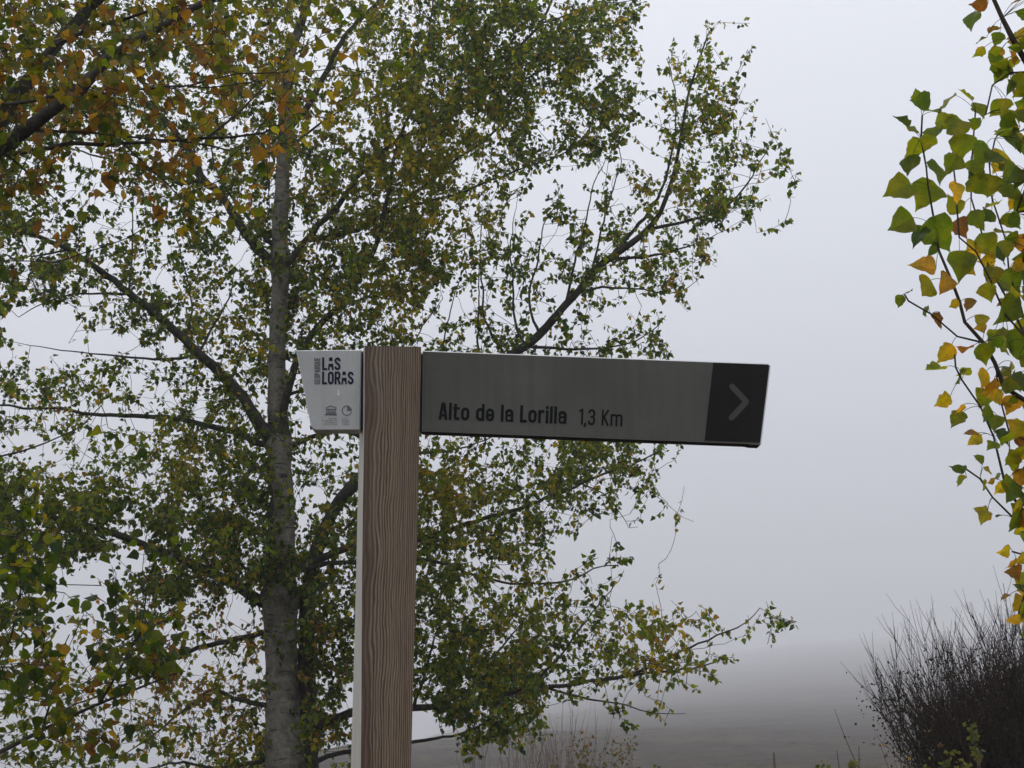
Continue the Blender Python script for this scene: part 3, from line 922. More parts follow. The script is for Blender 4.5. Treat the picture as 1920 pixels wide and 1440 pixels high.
# the leaves that make the outline of the foliage: base x, y, tip x, y, turn (1 facing, 0 edge on), tone
G_, Y_, O_, D_ = 'g', 'y', 'o', 'd'
LV = [
 (1852, 8, 1812, 8, .5, O_), (1827, 22, 1816, 58, .8, G_), (1850, 70, 1825, 82, .7, G_), (1853, 62, 1880, 45, .4, O_), (1875, 60, 1865, 92, .9, G_), (1846, 88, 1820, 111, .9, Y_),
 (1880, 90, 1850, 105, .9, Y_), (1893, 95, 1905, 128, .9, O_), (1880, 105, 1850, 135, .9, G_), (1890, 120, 1862, 160, 1, G_), (1900, 140, 1925, 175, 1, G_), (1905, 60, 1925, 95, .9, Y_),
 (1722, 190, 1716, 163, .9, G_), (1745, 190, 1706, 187, .9, D_), (1788, 178, 1760, 210, .5, G_), (1822, 188, 1792, 165, .45, G_), (1762, 212, 1728, 198, .6, G_), (1882, 190, 1852, 222, .9, G_),
 (1703, 240, 1673, 212, .4, D_), (1722, 250, 1690, 232, .8, G_), (1780, 240, 1757, 200, 1, G_), (1810, 250, 1770, 205, 1, G_), (1828, 192, 1848, 225, .9, G_), (1838, 236, 1812, 222, .8, G_),
 (1730, 262, 1695, 300, .9, G_), (1745, 252, 1732, 288, .9, G_), (1765, 235, 1740, 290, .5, G_), (1808, 250, 1795, 300, .9, G_), (1850, 270, 1828, 310, 1, G_), (1885, 240, 1908, 282, 1, G_), (1900, 210, 1935, 240, .9, G_),
 (1712, 290, 1705, 338, .8, G_), (1752, 300, 1768, 350, .8, G_), (1795, 290, 1770, 335, 1, G_), (1820, 300, 1838, 345, 1, G_), (1838, 310, 1812, 340, .9, D_), (1883, 285, 1860, 330, .8, Y_), (1905, 310, 1880, 352, 1, G_),
 (1708, 345, 1652, 368, 1, G_), (1750, 340, 1716, 398, 1, G_), (1790, 340, 1800, 385, .9, Y_), (1822, 330, 1856, 372, .9, G_), (1870, 330, 1850, 372, 1, G_), (1880, 345, 1912, 385, 1, G_), (1925, 320, 1900, 362, .9, G_),
 (1712, 408, 1658, 438, 1, G_), (1735, 424, 1705, 462, .8, D_), (1743, 408, 1788, 478, 1, G_), (1752, 450, 1742, 495, .3, D_), (1820, 395, 1850, 435, 1, G_), (1800, 400, 1775, 360, 1, G_), (1860, 395, 1835, 420, 1, D_), (1885, 400, 1910, 440, 1, G_), (1795, 410, 1812, 450, .8, O_),
 (1755, 505, 1702, 490, .95, O_), (1810, 470, 1795, 535, .9, G_), (1835, 440, 1870, 490, 1, G_), (1860, 460, 1890, 500, .9, D_), (1905, 440, 1925, 480, 1, O_), (1830, 455, 1812, 490, .9, Y_),
 (1745, 525, 1718, 562, .95, Y_), (1778, 515, 1763, 555, .7, O_), (1800, 480, 1830, 520, .6, Y_), (1870, 500, 1850, 540, .9, Y_), (1885, 505, 1915, 555, 1, G_), (1848, 530, 1860, 570, .9, Y_),
 (1693, 553, 1684, 580, .6, G_), (1700, 548, 1715, 545, .3, D_), (1735, 575, 1730, 592, .4, G_), (1762, 585, 1760, 622, .3, O_), (1798, 565, 1778, 578, .8, Y_), (1825, 560, 1812, 590, .7, O_), (1845, 590, 1835, 620, .9, Y_), (1885, 565, 1925, 600, 1, D_), (1905, 560, 1880, 610, .9, G_),
 (1850, 610, 1822, 618, .8, O_), (1880, 620, 1850, 648, .9, Y_), (1890, 620, 1930, 690, 1, G_), (1785, 645, 1760, 688, .9, Y_), (1820, 652, 1795, 658, .3, O_), (1836, 645, 1855, 690, 1, G_), (1868, 640, 1895, 670, .9, G_),
 (1768, 692, 1730, 698, .8, G_), (1800, 695, 1798, 726, .3, G_), (1820, 690, 1790, 710, .7, G_), (1850, 695, 1828, 735, .9, Y_), (1895, 690, 1860, 705, .7, G_), (1900, 700, 1925, 740, .9, D_),
 (1782, 742, 1750, 765, .95, Y_), (1808, 758, 1788, 775, .7, O_), (1806, 772, 1780, 805, .95, G_), (1850, 730, 1832, 770, .95, G_), (1872, 720, 1845, 745, .8, O_), (1880, 760, 1900, 745, .9, Y_), (1905, 740, 1890, 785, 1, O_), (1855, 760, 1838, 795, .9, G_), (1915, 790, 1890, 830, .9, Y_),
 (1833, 812, 1806, 808, .6, O_), (1840, 815, 1814, 838, .95, Y_), (1870, 830, 1848, 848, .8, G_), (1868, 806, 1900, 840, .95, D_), (1905, 820, 1930, 860, .9, O_), (1893, 850, 1908, 892, .9, G_),
 (1812, 880, 1776, 876, .35, D_), (1812, 893, 1792, 914, .5, G_), (1845, 865, 1824, 852, .8, G_), (1845, 875, 1862, 892, .8, Y_), (1842, 902, 1848, 922, .4, G_), (1865, 898, 1848, 908, .8, O_), (1885, 905, 1862, 930, .9, Y_), (1900, 900, 1880, 950, .9, G_), (1918, 880, 1900, 920, .9, O_),
 (1850, 962, 1822, 950, .95, Y_), (1852, 958, 1836, 984, .7, Y_), (1868, 970, 1880, 962, .5, D_), (1915, 950, 1895, 1000, .9, G_), (1908, 985, 1925, 1010, .9, Y_), (1928, 930, 1905, 955, .9, D_),
 (1893, 1030, 1868, 1038, .95, Y_), (1905, 1045, 1888, 1072, .7, O_), (1925, 1040, 1905, 1060, .9, Y_), (1925, 1075, 1905, 1110, .9, G_), (1893, 1115, 1873, 1125, .4, O_), (1918, 1110, 1898, 1092, .7, D_), (1920, 1120, 1898, 1150, .9, Y_), (1925, 1130, 1908, 1165, .9, G_),
 (1930, 30, 1900, 20, .9, G_), (1915, 0, 1890, 10, .7, O_), (1928, 160, 1900, 185, .9, G_), (1925, 205, 1895, 190, .9, G_), (1925, 265, 1900, 250, .9, Y_),
]
TONE = {'g': [(.135, .175, .012), (.175, .20, .012), (.09, .135, .014)], 'd': [(.045, .085, .02), (.05, .08, .03)], 'y': [(.36, .28, .018), (.24, .24, .018), (.40, .27, .02)], 'o': [(.36, .22, .03), (.28, .16, .025), (.17, .08, .03)]}
rr = random.Random(3)
allpx = np.vstack(R.px); alln = np.vstack(R.nodes)
base, ax, nrv, sz, cl, stem = [], [], [], [], [], []
def put_leaf(x0, y0, x1, y1, turn, tone):
    d = np.hypot(allpx[:, 0] - x0, allpx[:, 1] - y0) + 1.5 * np.abs(allpx[:, 0] - x0).clip(0, 5)
    k = int(d.argmin()); Y = alln[k, 1] + rr.uniform(-.05, .05)
    a = P(x0, y0, Y); b = P(x1, y1, Y + rr.uniform(-.03, .03))
    v = b - a
    s = np.linalg.norm(v)
    t = norm(np.array([rr.uniform(-.3, .3), -1.0, rr.uniform(-.3, .3)]))
    side = norm(np.cross(v, t))
    n2 = t * turn + side * math.sqrt(max(0, 1 - turn * turn)) * rr.choice((-1, 1))
    base.append(a); ax.append(v); nrv.append(n2); sz.append(s * .93)
    c = np.array(rr.choice(TONE[tone])) * rr.uniform(.8, 1.2)
    age = {'g': .15, 'd': .1, 'y': .9, 'o': 1.0}[tone]
    cl.append([*c, age]); stem.append(alln[k])
for q in LV: put_leaf(*q)
for _ in range(620):                      # the part of the crown that continues past the edge of the frame
    x = rr.uniform(1900, 2500); y = rr.uniform(-260, 1190)
    if x < 1935 and rr.random() < .25: continue
    an = rr.uniform(0, 6.28); s = rr.uniform(26, 50)
    k = rr.random(); f = min(1, max(0, (y - 350) / 400))
    tone = 'g' if k > .25 + .35 * f else ('y' if k > .1 + .12 * f else 'o')
    put_leaf(x, y, x + s * math.cos(an), y + abs(s * math.sin(an)), rr.uniform(.3, 1), tone)
for _ in range(110):                      # second layer behind the outline leaves
    x = rr.uniform(1866, 1940); y = rr.uniform(60, 1120)
    if y > 900 and x < 1905: continue
    an = rr.uniform(0, 6.28); s = rr.uniform(24, 42); k = rr.random(); f = min(1, max(0, (y - 380) / 350))
    put_leaf(x, y, x + s * math.cos(an), y + abs(s * math.sin(an)), rr.uniform(.4, 1), 'g' if k > .2 + .35 * f else ('y' if k > .08 + .1 * f else 'o'))
base, ax, nrv, sz, cl, stem = map(np.array, (base, ax, nrv, sz, cl, stem))
for i in range(len(base)):                # curved petioles
    a, b = stem[i], base[i]
    if np.linalg.norm(a - b) > .35:
        a = b + (a - b) * .2
    c = (a + b) / 2 + np.array([0, 0, .25 * np.linalg.norm(a - b)])
    t = np.linspace(0, 1, 6)[:, None]
    R.soup.tube((1 - t) ** 2 * a + 2 * t * (1 - t) * c + t * t * b, np.full(6, .0008), 4, 0)
add_leaves(R.soup, NEAR_ROWS, base, ax, nrv, sz, cl, .28, .16, 1, .09)
R.soup.build('crown', [M_TWIG, M_LEAF_NEAR], R.root, smooth=False)

# ------------------------------------------------------------------ signpost
YS = 2.5
foot = P(714, 1440, YS)
S = empty('signpost', (foot[0], YS + .05, 0))
tag(S, 'wooden fingerpost carrying a long grey arrow board and a short pale board', 'signpost')

def rect_loft(name, sections, mats, parent, bevel=.004, face_mats=None):
    """sections: list of 4 corner points (front-left, front-right, back-right, back-left)"""
    v, q, mi = [], [], []
    for s in sections:
        s = np.array(s)
        ring = []
        for i in range(4):
            p, a, b = s[i], s[i - 1], s[(i + 1) % 4]
            ring += [p + norm(a - p) * bevel, p + (norm(a - p) + norm(b - p)) * bevel * .29, p + norm(b - p) * bevel]
        v += ring
    m = 12
    for k in range(len(sections) - 1):
        for j in range(m):
            q.append((k * m + j, k * m + (j + 1) % m, (k + 1) * m + (j + 1) % m, (k + 1) * m + j))
            mi.append((face_mats[j] if face_mats else 0))
    q.append(tuple(range(m))[::-1]); mi.append(0)
    q.append(tuple((len(sections) - 1) * m + j for j in range(m))); mi.append(0)
    return mesh_obj(name, v, q, mats, parent, False, mi)

# post: corner edges traced at several heights (side-left, front-left, front-right)
prof = [(648, 676.5, 683, 790), (700, 676.5, 683, 789.5), (800, 674.5, 682.5, 787), (940, 670.5, 680, 784), (1100, 667, 678, 780), (1250, 663, 677.5, 776), (1440, 657.5, 676, 771), (1700, 650, 673, 764)]
secs = []
for (py, sl, fl, fr) in prof[::-1]:
    a = P(fl, py, YS - .004); b = P(fr, py, YS + .004)
    wv = b - a; W = np.linalg.norm(wv[:2])
    # left rear corner: along the ray of the side edge
    tmp = P(sl, py, YS + .10); z = a[2]
    d = np.array([tmp[0], YS + .10, z]); 
    back = b + (d - a)
    a[2] = b[2] = d[2] = back[2] = z
    secs.append([a, b, back, d])
low = [p.copy() for p in secs[0]]
for p in low: p[2] = -.35
secs.insert(0, low)
fm = [0] * 12
# ring order per corner i: (p-, p, p+): face index 2,5,8,11 are the flat sides
fm[11] = 1; fm[10] = 0; fm[9] = 1; fm[8] = 1; fm[0] = 1
# subdivide upward for a slightly uneven top
rect_loft('post', secs, [M_WOOD, M_WOODSIDE], S, .0022, fm)
# splinters of raised grain on the top edge
sp = Soup(); r5 = random.Random(5)
topa, topb = secs[-1][0], secs[-1][1]
for k in range(70):
    t = r5.random(); p = topa * (1 - t) + topb * t + np.array([0, r5.uniform(.002, .09), -.004])
    h = r5.uniform(.001, .006) if t > .12 else r5.uniform(.002, .009)
    sp.tube(np.array([p, p + [r5.uniform(-.002, .002), 0, h + .004]]), [r5.uniform(.0008, .002), .0006], 5)
sp.build('splintered_top', M_WOODSIDE, S)

# frame of the right board: x along, y up (in the board's own plane), depth towards the camera
def board_map(Y):
    o = P(792, 809.5, Y); xr = P(1427, 833.6, Y) - o; yu = P(792.6, 656.5, Y) - o
    return o, xr, yu
def onb(px, py, Y): return P(px, py, Y)

def plate(name, outline, Yf, thick, mat, parent, mats=None, bevel=.0015):
    """solid plate from a photo-traced outline with bevelled front rim; Yf: depth of the front face"""
    n = len(outline)
    pts = np.array([P(x, y, Yf) for x, y in outline])
    c = pts.mean(0)
    # inset front ring
    ins = []
    for i in range(n):
        a, p, b = pts[i - 1], pts[i], pts[(i + 1) % n]
        d = norm(a - p) + norm(b - p)
        L_ = np.linalg.norm(d)
        ins.append(p + d * bevel / max(.5, L_ / 1.4) if L_ > .15 else p + norm(c - p) * bevel)
    ins = np.array(ins)
    mid = pts + np.array([0, bevel, 0]); back = pts + np.array([0, thick, 0])
    v = np.vstack([ins, mid, back])
    f = [tuple(range(n))]
    mi = [0]
    for i in range(n):
        j = (i + 1) % n
        f.append((i, n + i, n + j, j)); mi.append(1)
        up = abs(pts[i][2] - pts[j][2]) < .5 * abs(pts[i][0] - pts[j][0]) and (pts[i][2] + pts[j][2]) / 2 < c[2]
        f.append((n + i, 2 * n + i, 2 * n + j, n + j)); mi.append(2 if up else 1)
    f.append(tuple(range(2 * n, 3 * n))[::-1]); mi.append(2)
    return mesh_obj(name, v, f, mats or mat, parent, False, mi)

YB = YS + .012
out_r = [(792.5, 657), (1441, 681), (1445.5, 684.5), (1427.5, 832), (1424, 834), (1408, 833.4), (1400, 831.5), (790.5, 808.5)]
B = plate('direction_board', out_r, YB, .030, None, S, [M_BOARD, M_RIM, M_UNDER], .0022)
def flat(name, polys, Y, mat, parent, thick=.0004):
    """thin printed shapes lying on a board's face; every polygon a touch above the last"""
    v, f = [], []
    for k, poly in enumerate(polys):
        yy = Y - .00002 * (k % 12)
        i0 = len(v); n = len(poly)
        v += [P(x, y, yy) for x, y in poly]
        v += [P(x, y, yy + thick) for x, y in poly]
        f.append(tuple(range(i0, i0 + n)))
        for i in range(n):
            j = (i + 1) % n
            f.append((i0 + i, i0 + n + i, i0 + n + j, i0 + j))
    return mesh_obj(name, v, f, mat, parent, False)
flat('end_patch', [[(1337.5, 679.6), (1439.8, 683.4), (1442.6, 687), (1425.4, 829.4), (1321, 826.2)]], YB - .0008, M_BOARD_DARK, B, .0009)

def stroke(pts, w, closed=False):
    """centre line to a row of mitred quads"""
    p = np.array(pts, float); n = len(p)
    seg = norm(np.diff(np.vstack([p, p[:1]]), axis=0))
    nr = np.stack([-seg[:, 1], seg[:, 0]], -1)
    off = []
    for i in range(n):
        if closed: a, b = nr[i - 1], nr[i]
        else:
            a = nr[i - 1] if i > 0 else nr[0]; b = nr[i] if i < n - 1 else nr[n - 2]
        m = norm(a + b); c = max(.45, float(m @ b))
        off.append(m * w / 2 / c)
    off = np.array(off)
    l, r = p + off, p - off
    k = n if closed else n - 1
    return [[tuple(l[i]), tuple(l[(i + 1) % n]), tuple(r[(i + 1) % n]), tuple(r[i])] for i in range(k)]

def arc(cx, cy, rx, ry, a0, a1, n=6):
    return [(cx + rx * math.cos(math.radians(a0 + (a1 - a0) * i / n)), cy + ry * math.sin(math.radians(a0 + (a1 - a0) * i / n))) for i in range(n + 1)]

def glyph(ch, w, X=.72):
    """condensed grotesque letters, cap height 1; returns (width, polygons)"""
    h = w / 2; W = .33 + w; g = []
    def ring(x0, y0, x1, y1):
        r = (x1 - x0) / 2
        return arc(x0 + r, y1 - r, r, r, 0, 180) + arc(x0 + r, y0 + r, r, r, 180, 360)
    if ch == 'l': W = w; g += stroke([(h, 0), (h, 1)], w)
    elif ch == 'i': W = w; g += stroke([(h, 0), (h, X)], w) + stroke([(h, .84), (h, 1)], w)
    elif ch == 't':
        W = .22 + w; g += stroke([(h + .05, .95), (h + .05, h + .07), (h + .10, h + .01), (W, h)], w) + stroke([(0, X - h * .8), (W, X - h * .8)], w * .8)
    elif ch == 'o': g += stroke(ring(h, h, W - h, X - h), w, True)
    elif ch == 'd': g += stroke(ring(h, h, W - h, X - h), w, True) + stroke([(W - h, 0), (W - h, 1)], w)
    elif ch == 'e':
        r = (W - w) / 2
        g += stroke([(W - h, .24)] + arc(h + r, h + r, r, r, 0, -180) + arc(h + r, X - h - r, r, r, 180, 0) + [(W - h, .36), (h, .36)], w * .95)
    elif ch == 'a':
        r = (W - w) / 2
        g += stroke([(h, X - .2)] + arc(h + r, X - h - r, r, r, 180, 0) + [(W - h, 0)], w)
        g += stroke([(W - h, .40), (h + .06, .38), (h, .31), (h, h + .07), (h + .06, h - .01), (W - h - .04, h + .01)], w * .72)
    elif ch == 'r': W = .20 + w; g += stroke([(h, 0), (h, X)], w) + stroke([(h, X - .22), (h + .07, X - h), (W, X - h * .9)], w * .95)
    elif ch == 'm':
        W = .52 + 2 * w; m = W / 2
        g += stroke([(h, 0), (h, X)], w)
        for a, b in ((h, m), (m, W - h)): g += stroke([(a, X - .16), (a + .06, X - h), (b - .06, X - h), (b, X - .14), (b, 0)], w)
    elif ch == 'A': W = .34 + w; g += stroke([(h * .8, 0), (W / 2 - h * .35, 1), ], w) + stroke([(W / 2 + h * .35, 1), (W - h * .8, 0)], w) + stroke([(h * 1.5, .25), (W - h * 1.5, .25)], w * .8)
    elif ch == 'L': W = .24 + w; g += stroke([(h, 1), (h, h), (W, h)], w)
    elif ch == 'E': W = .24 + w; g += stroke([(W, 1 - h), (h, 1 - h), (h, h), (W, h)], w) + stroke([(h, .5), (W - .03, .5)], w)
    elif ch == 'K': W = .34 + w; g += stroke([(h, 0), (h, 1)], w) + stroke([(W - h * .8, 1), (h, .38)], w) + stroke([(h + .10, .52), (W - h * .7, 0)], w)
    elif ch == '1': W = .14 + w; g += stroke([(0, .82), (W - h, .97)], w * .8) + stroke([(W - h, 0), (W - h, 1)], w)
    elif ch == ',': W = w; g += stroke([(h, w * 1.1), (h, 0), (h - .05, -.14)], w)
    elif ch == '3':
        r = (W - w) / 2
        g += stroke([(h, .74)] + arc(h + r, 1 - h - r, r, r, 180, 0) + [(W - h, .64), (W - h - .08, .52), (h + .08, .52)], w)
        g += stroke([(h + .1, .52), (W - h - .08, .52), (W - h, .42)] + arc(h + r, h + r, r, r, 0, -180) + [(h, .27)], w)
    elif ch in 'OQ':
        g += stroke(ring(h, h, W - h, 1 - h), w, True)
        if ch == 'Q': g += stroke([(W * .5, .26), (W, -.04)], w * .8)
    elif ch == 'G':
        r = (W - w) / 2
        g += stroke([(W - h, .70)] + arc(h + r, 1 - h - r, r, r, 0, 180) + arc(h + r, h + r, r, r, 180, 360) + [(W - h, .46), (W * .5, .46)], w)
    elif ch == 'U':
        r = (W - w) / 2
        g += stroke([(h, 1)] + arc(h + r, h + r, r, r, 180, 360) + [(W - h, 1)], w)
    elif ch in 'PR':
        g += stroke([(h, 0), (h, 1)], w) + stroke([(h, 1 - h), (W - h - .08, 1 - h), (W - h, .9 - h), (W - h, .58), (W - h - .08, .48), (h, .48)], w)
        if ch == 'R': g += stroke([(W * .55, .48), (W - h * .6, 0)], w)
    elif ch == 'S':
        r = (W - w) / 2
        g += stroke([(W - h, .70)] + arc(h + r, 1 - h - r, r, r, 0, 180, 5) + [(h, .70), (h + .05, .60), (W - h - .05, .42), (W - h, .32)] + arc(h + r, h + r, r, r, 0, -180, 5) + [(h, .30)], w)
    elif ch == '^':     # the A of the emblem: a small block over a notched block
        W = .46
        g += [[(.10, 1), (.36, 1), (.38, .72), (.08, .72)]]
        g += [[(.05, .52), (.16, .52), (.13, 0), (0, 0)], [(.30, .52), (.42, .52), (.47, 0), (.33, 0)], [(.14, .50), (.32, .50), (.32, .27), (.26, .22), (.22, .30), (.14, .25)]]
    elif ch == ' ': W = .22
    return W, g

def lettering(txt, w, gap, X=.72):
    x, out = 0.0, []
    for ch in txt:
        W, g = glyph(ch, w, X)
        out += [[(a + x, b) for a, b in poly] for poly in g]
        x += W + gap
    return x - gap, out

def place(polys, total, x0, y0, x1, y1, height, lean=0.0):
    """baseline from (x0,y0) to (x1,y1) in photo pixels"""
    d = np.array([x1 - x0, y1 - y0]); u = d / total
    dn = norm(d); up = np.array([dn[1], -dn[0]]) * height + dn * lean
    return [[(x0 + a * u[0] + b * up[0], y0 + a * u[1] + b * up[1]) for a, b in poly] for poly in polys]

LY = YB - .0008
t, g = lettering('Alto de la Lorilla', .160, .085, .76)
flat('lettering', place(g, t, 822.5, 786.5, 1062, 794.8, 32), LY, M_INK, B)
t, g = lettering('1,3 Km', .115, .10, .74)
flat('lettering', place(g, t, 1085, 796.0, 1166.5, 799.5, 30), LY, M_INK, B)
ch = stroke([(1372.5, 724.5), (1398.2, 752), (1397.5, 755.5), (1371.5, 783.5)], 11)
ch += [[(1372.5 + 5.2 * math.cos(a), 724.5 + 5.2 * math.sin(a)) for a in np.linspace(0, 6.28, 13)[:-1]], [(1371.5 + 5.2 * math.cos(a), 783.5 + 5.2 * math.sin(a)) for a in np.linspace(0, 6.28, 13)[:-1]]]
flat('chevron', ch, YB - .0018, M_CHEV, B)
# bracket bar that holds the board off the post
def box(name, x0, y0, x1, y1, Ya, Yb, mat, parent):
    v = [P(x, y, Y) for Y in (Ya, Yb) for x, y in ((x0, y0), (x1, y0), (x1, y1), (x0, y1))]
    for i in range(4): v[4 + i] = np.array([v[i][0], v[4 + i][1], v[i][2]])
    f = [(0, 1, 2, 3), (7, 6, 5, 4), (0, 4, 5, 1), (1, 5, 6, 2), (2, 6, 7, 3), (3, 7, 4, 0)]
    return mesh_obj(name, v, f, mat, parent, False)
box('bracket', 783, 664, 794, 805, YB + .006, YB + .026, M_UNDER, B)
# the arrow board continues as a flat steel tongue through to the pale board's side
out_l = [(555, 656.5), (677.5, 655.5), (675.2, 806.5), (592, 806.5), (586, 804.5), (582.5, 799)]
Lb = plate('logo_board', out_l, YB, .030, None, S, [M_LOGO, M_RIM, M_RIM], .0018)
box('bracket', 674.5, 660, 684, 803, YB + .006, YB + .026, M_UNDER, Lb)
t, g = lettering('L^S', .165, .07)
gg = place(g, t, 604, 694, 638.5, 694, 24)
t, g = lettering('LOR^S', .165, .07)
gg += place(g, t, 604, 720.5, 663, 720.5, 24)
flat('lettering', gg, LY, M_INK_BLUE, Lb)
t, g = lettering('GEOPARQUE', .13, .10)
flat('lettering', place(g, t, 600.5, 720, 600.5, 670.5, 11), LY, M_INK_GREY, Lb)
# temple emblem
e = [[(609, 778.5), (632, 778.5), (631, 776), (610, 776)], [(611, 775.2), (630.5, 775.2), (629.5, 773.8), (612, 773.8)]]
e += stroke([(611.5, 766.4), (611.5, 764.6), (620.7, 760.8), (630, 764.6), (630, 766.4)], 1.2) + stroke([(611, 767), (630.5, 767)], .9)
for k in range(7): e += stroke([(612.6 + k * 2.75, 767.4), (612.6 + k * 2.75, 774)], 1.1)
flat('temple_emblem', e, LY, M_INK_GREY, Lb)
e = stroke(arc(650.4, 769.6, 8.9, 8.9, 20, 300, 24), 1.3)
e += [[(650.4, 769.6), (653, 764), (656.5, 763), (659.8, 767.8), (659, 770.2)], [(650.2, 767.5), (651.8, 760.6), (654.8, 761.6)]]
flat('globe_emblem', e, LY, M_INK_GREY, Lb)
def small_text(name, lines, x, y, size, step, align, mat, parent, sx=.8):
    """fine print set in Blender's own face and laid on the board"""
    polysV, polysF = [], []
    for k, s in enumerate(lines):
        c = bpy.data.curves.new('t', 'FONT'); c.body = s; c.size = 1.0; c.align_x = align; c.fill_mode = 'FRONT'
        o = bpy.data.objects.new('t', c); COL.objects.link(o)
        bpy.context.view_layer.update()
        me = o.evaluated_get(bpy.context.evaluated_depsgraph_get()).to_mesh()
        off = len(polysV)
        for q in me.vertices: polysV.append(P(x + q.co.x * size * sx, y + k * step - q.co.y * size, LY))
        for q in me.polygons: polysF.append(tuple(off + i for i in q.vertices))
        bpy.data.objects.remove(o); bpy.data.curves.remove(c)
    return mesh_obj(name, polysV, polysF, mat, parent, False)
small_text('fine_print', ['Organizaci\u00f3n', 'de las Naciones Unidas', 'para la Educaci\u00f3n,', 'la Ciencia y la Cultura'], 632.5, 785.5, 4.0, 3.75, 'RIGHT', M_INK_FINE, Lb)
small_text('fine_print', ['Las Loras', 'Geoparque', 'Mundial de', 'la UNESCO'], 640.5, 785.5, 4.0, 3.75, 'LEFT', M_INK_FINE, Lb)
flat('water_mark', [[(632, 741), (634.6, 742), (637, 741), (636, 733), (634.8, 728), (633.5, 733)], [(635.2, 752), (635.8, 752), (635.9, 783), (635.3, 783)]], LY + .0002, M_DRIP, Lb)

# ------------------------------------------------------------------ shrubs and plants on the ground
def stems(soup, base, n, hmin, hmax, spread, rg, r0=.011, fork=2, lean=(0, 0), sides=4, arch=.35):
    ends = []
    for _ in range(n):
        a = rg.uniform(0, 6.28); rad = spread * math.sqrt(rg.random())
        b = np.array([base[0] + .55 * rad * math.cos(a), base[1] + .55 * rad * math.sin(a), 0])
        b[2] = float(terrain(b[0], b[1])) - .05
        H = rg.uniform(hmin, hmax) * (1 - .30 * (rad / spread) ** 2)
        out = np.array([math.cos(a), math.sin(a), 0]) * (rad / spread) * H * .55 + np.array([lean[0], lean[1], 0]) * H
        t = np.linspace(0, 1, 10)[:, None]
        path = b + out * (t ** (1 - arch * .6)) + np.array([0, 0, H]) * t
        w = np.cumsum(np.array([[rg.gauss(0, .035), rg.gauss(0, .035), rg.gauss(0, .01)] for _ in range(10)]), 0)
        path = path + w * t
        soup.tube(path, np.linspace(r0 * rg.uniform(.7, 1.2), .0022, 10), sides, 0)
        ends.append(path)
        for _ in range(fork):
            k = rg.randint(3, 8); p = path[k]
            L_ = H * rg.uniform(.12, .38)
            d = norm(path[k] - path[k - 1] + np.array([rg.gauss(0, .12), rg.gauss(0, .12), .02]))
            q = p + np.linspace(0, 1, 6)[:, None] * d * L_ + np.array([0, 0, .25]) * L_ * np.linspace(0, 1, 6)[:, None] ** 2
            soup.tube(q, np.linspace(.004, .0016, 6), 3, 0)
            ends.append(q)
            for _ in range(fork - 1):
                j = rg.randint(1, 4)
                d2 = norm(d + np.array([rg.gauss(0, .3), rg.gauss(0, .3), .3]))
                soup.tube(np.array([q[j], q[j] + d2 * L_ * .3, q[j] + d2 * L_ * .5 + [0, 0, .04]]), [.0026, .002, .0012], 3, 0)
    return ends

def scatter_leaves(soup, paths, n, size, cols, rows=FAR_ROWS, tmin=.2, mat=1, off=.03):
    pos = []
    for _ in range(n):
        p = paths[rng.integers(len(paths))]; k = int(rng.integers(int(len(p) * tmin), len(p)))
        pos.append(p[k] + rng.normal(0, off, 3))
    pos = np.array(pos); c = np.array(cols)[rng.integers(0, len(cols), n)] * rng.uniform(.7, 1.2, (n, 1))
    c = np.concatenate([c, np.full((n, 1), .1)], 1)
    add_leaves(soup, rows, pos, rng.normal(0, 1, (n, 3)) + [0, 0, .1], rng.normal(0, 1, (n, 3)), size * rng.uniform(.6, 1.3, n), c, .3, .3, mat)

rg = random.Random(11)
YSH = 13.0
cx = P(1925, 1300, YSH)[0]
sh = empty('bare_shrub', (cx, YSH, float(terrain(cx, YSH))))
tag(sh, 'dark bare twiggy shrub in the bottom right corner with a dense brown core', 'shrub')
zg = float(terrain(cx, YSH))
ztop = P(1800, 1150, YSH)[2]
so = Soup()
pths = stems(so, (cx, YSH), 430, (ztop - zg) * .55, (ztop - zg) * .98, 1.0, rg, .0075, 6, (0.03, 0), arch=.5)
pths += stems(so, (cx + 1.3, YSH + .5), 200, (ztop - zg) * .5, (ztop - zg) * .9, 1.0, rg, .011, 2, (.05, 0), arch=.5)
so.build('stems', M_SHRUB, sh)
so = Soup()
low = [p[: max(3, int(len(p) * .42))] for p in pths]
scatter_leaves(so, low, 42000, .026, [(.010, .014, .008), (.014, .011, .008), (.011, .018, .009), (.018, .012, .008)], tmin=0, mat=0, off=.10)
so.build('withered_leaves', M_LEAF, sh)

def leafy_plant(px, py, Y, n, hh, nleaf, size, cols, label, cat='plant', name='leafy_plant', spread=.22, lean=(0, 0), group=None, mat=M_PALE, r0=.006, tmin=.15, off=.02):
    x = P(px, 1400, Y)[0]
    z = float(terrain(x, Y)); top = P(px, py, Y)[2]
    o = empty(name, (x, Y, z)); tag(o, label, cat, group)
    a = Soup()
    ps = stems(a, (x, Y), n, (top - z) * .75, (top - z), spread, rg, r0, 1, lean)
    a.build('stems', mat, o)
    if nleaf:
        b_ = Soup(); scatter_leaves(b_, ps, nleaf, size, cols, mat=0, tmin=tmin, off=off); b_.build('leaves', M_LEAF, o)
    return o
GY = [(.085, .11, .028), (.11, .11, .028), (.06, .085, .025), (.13, .11, .03)]
GD = [(.055, .065, .02), (.08, .065, .02), (.10, .07, .02)]
leafy_plant(1893, 1345, 10.6, 7, 0, 700, .036, GY, 'pale green climbing shoot in front of the dark shrub at the right edge', spread=.10, tmin=.62)
leafy_plant(1800, 1368, 10.8, 9, 0, 700, .036, GY, 'slanting yellow green bramble shoots low in front of the dark shrub', name='bramble', cat='bramble', spread=.30, lean=(.06, 0), tmin=.6)
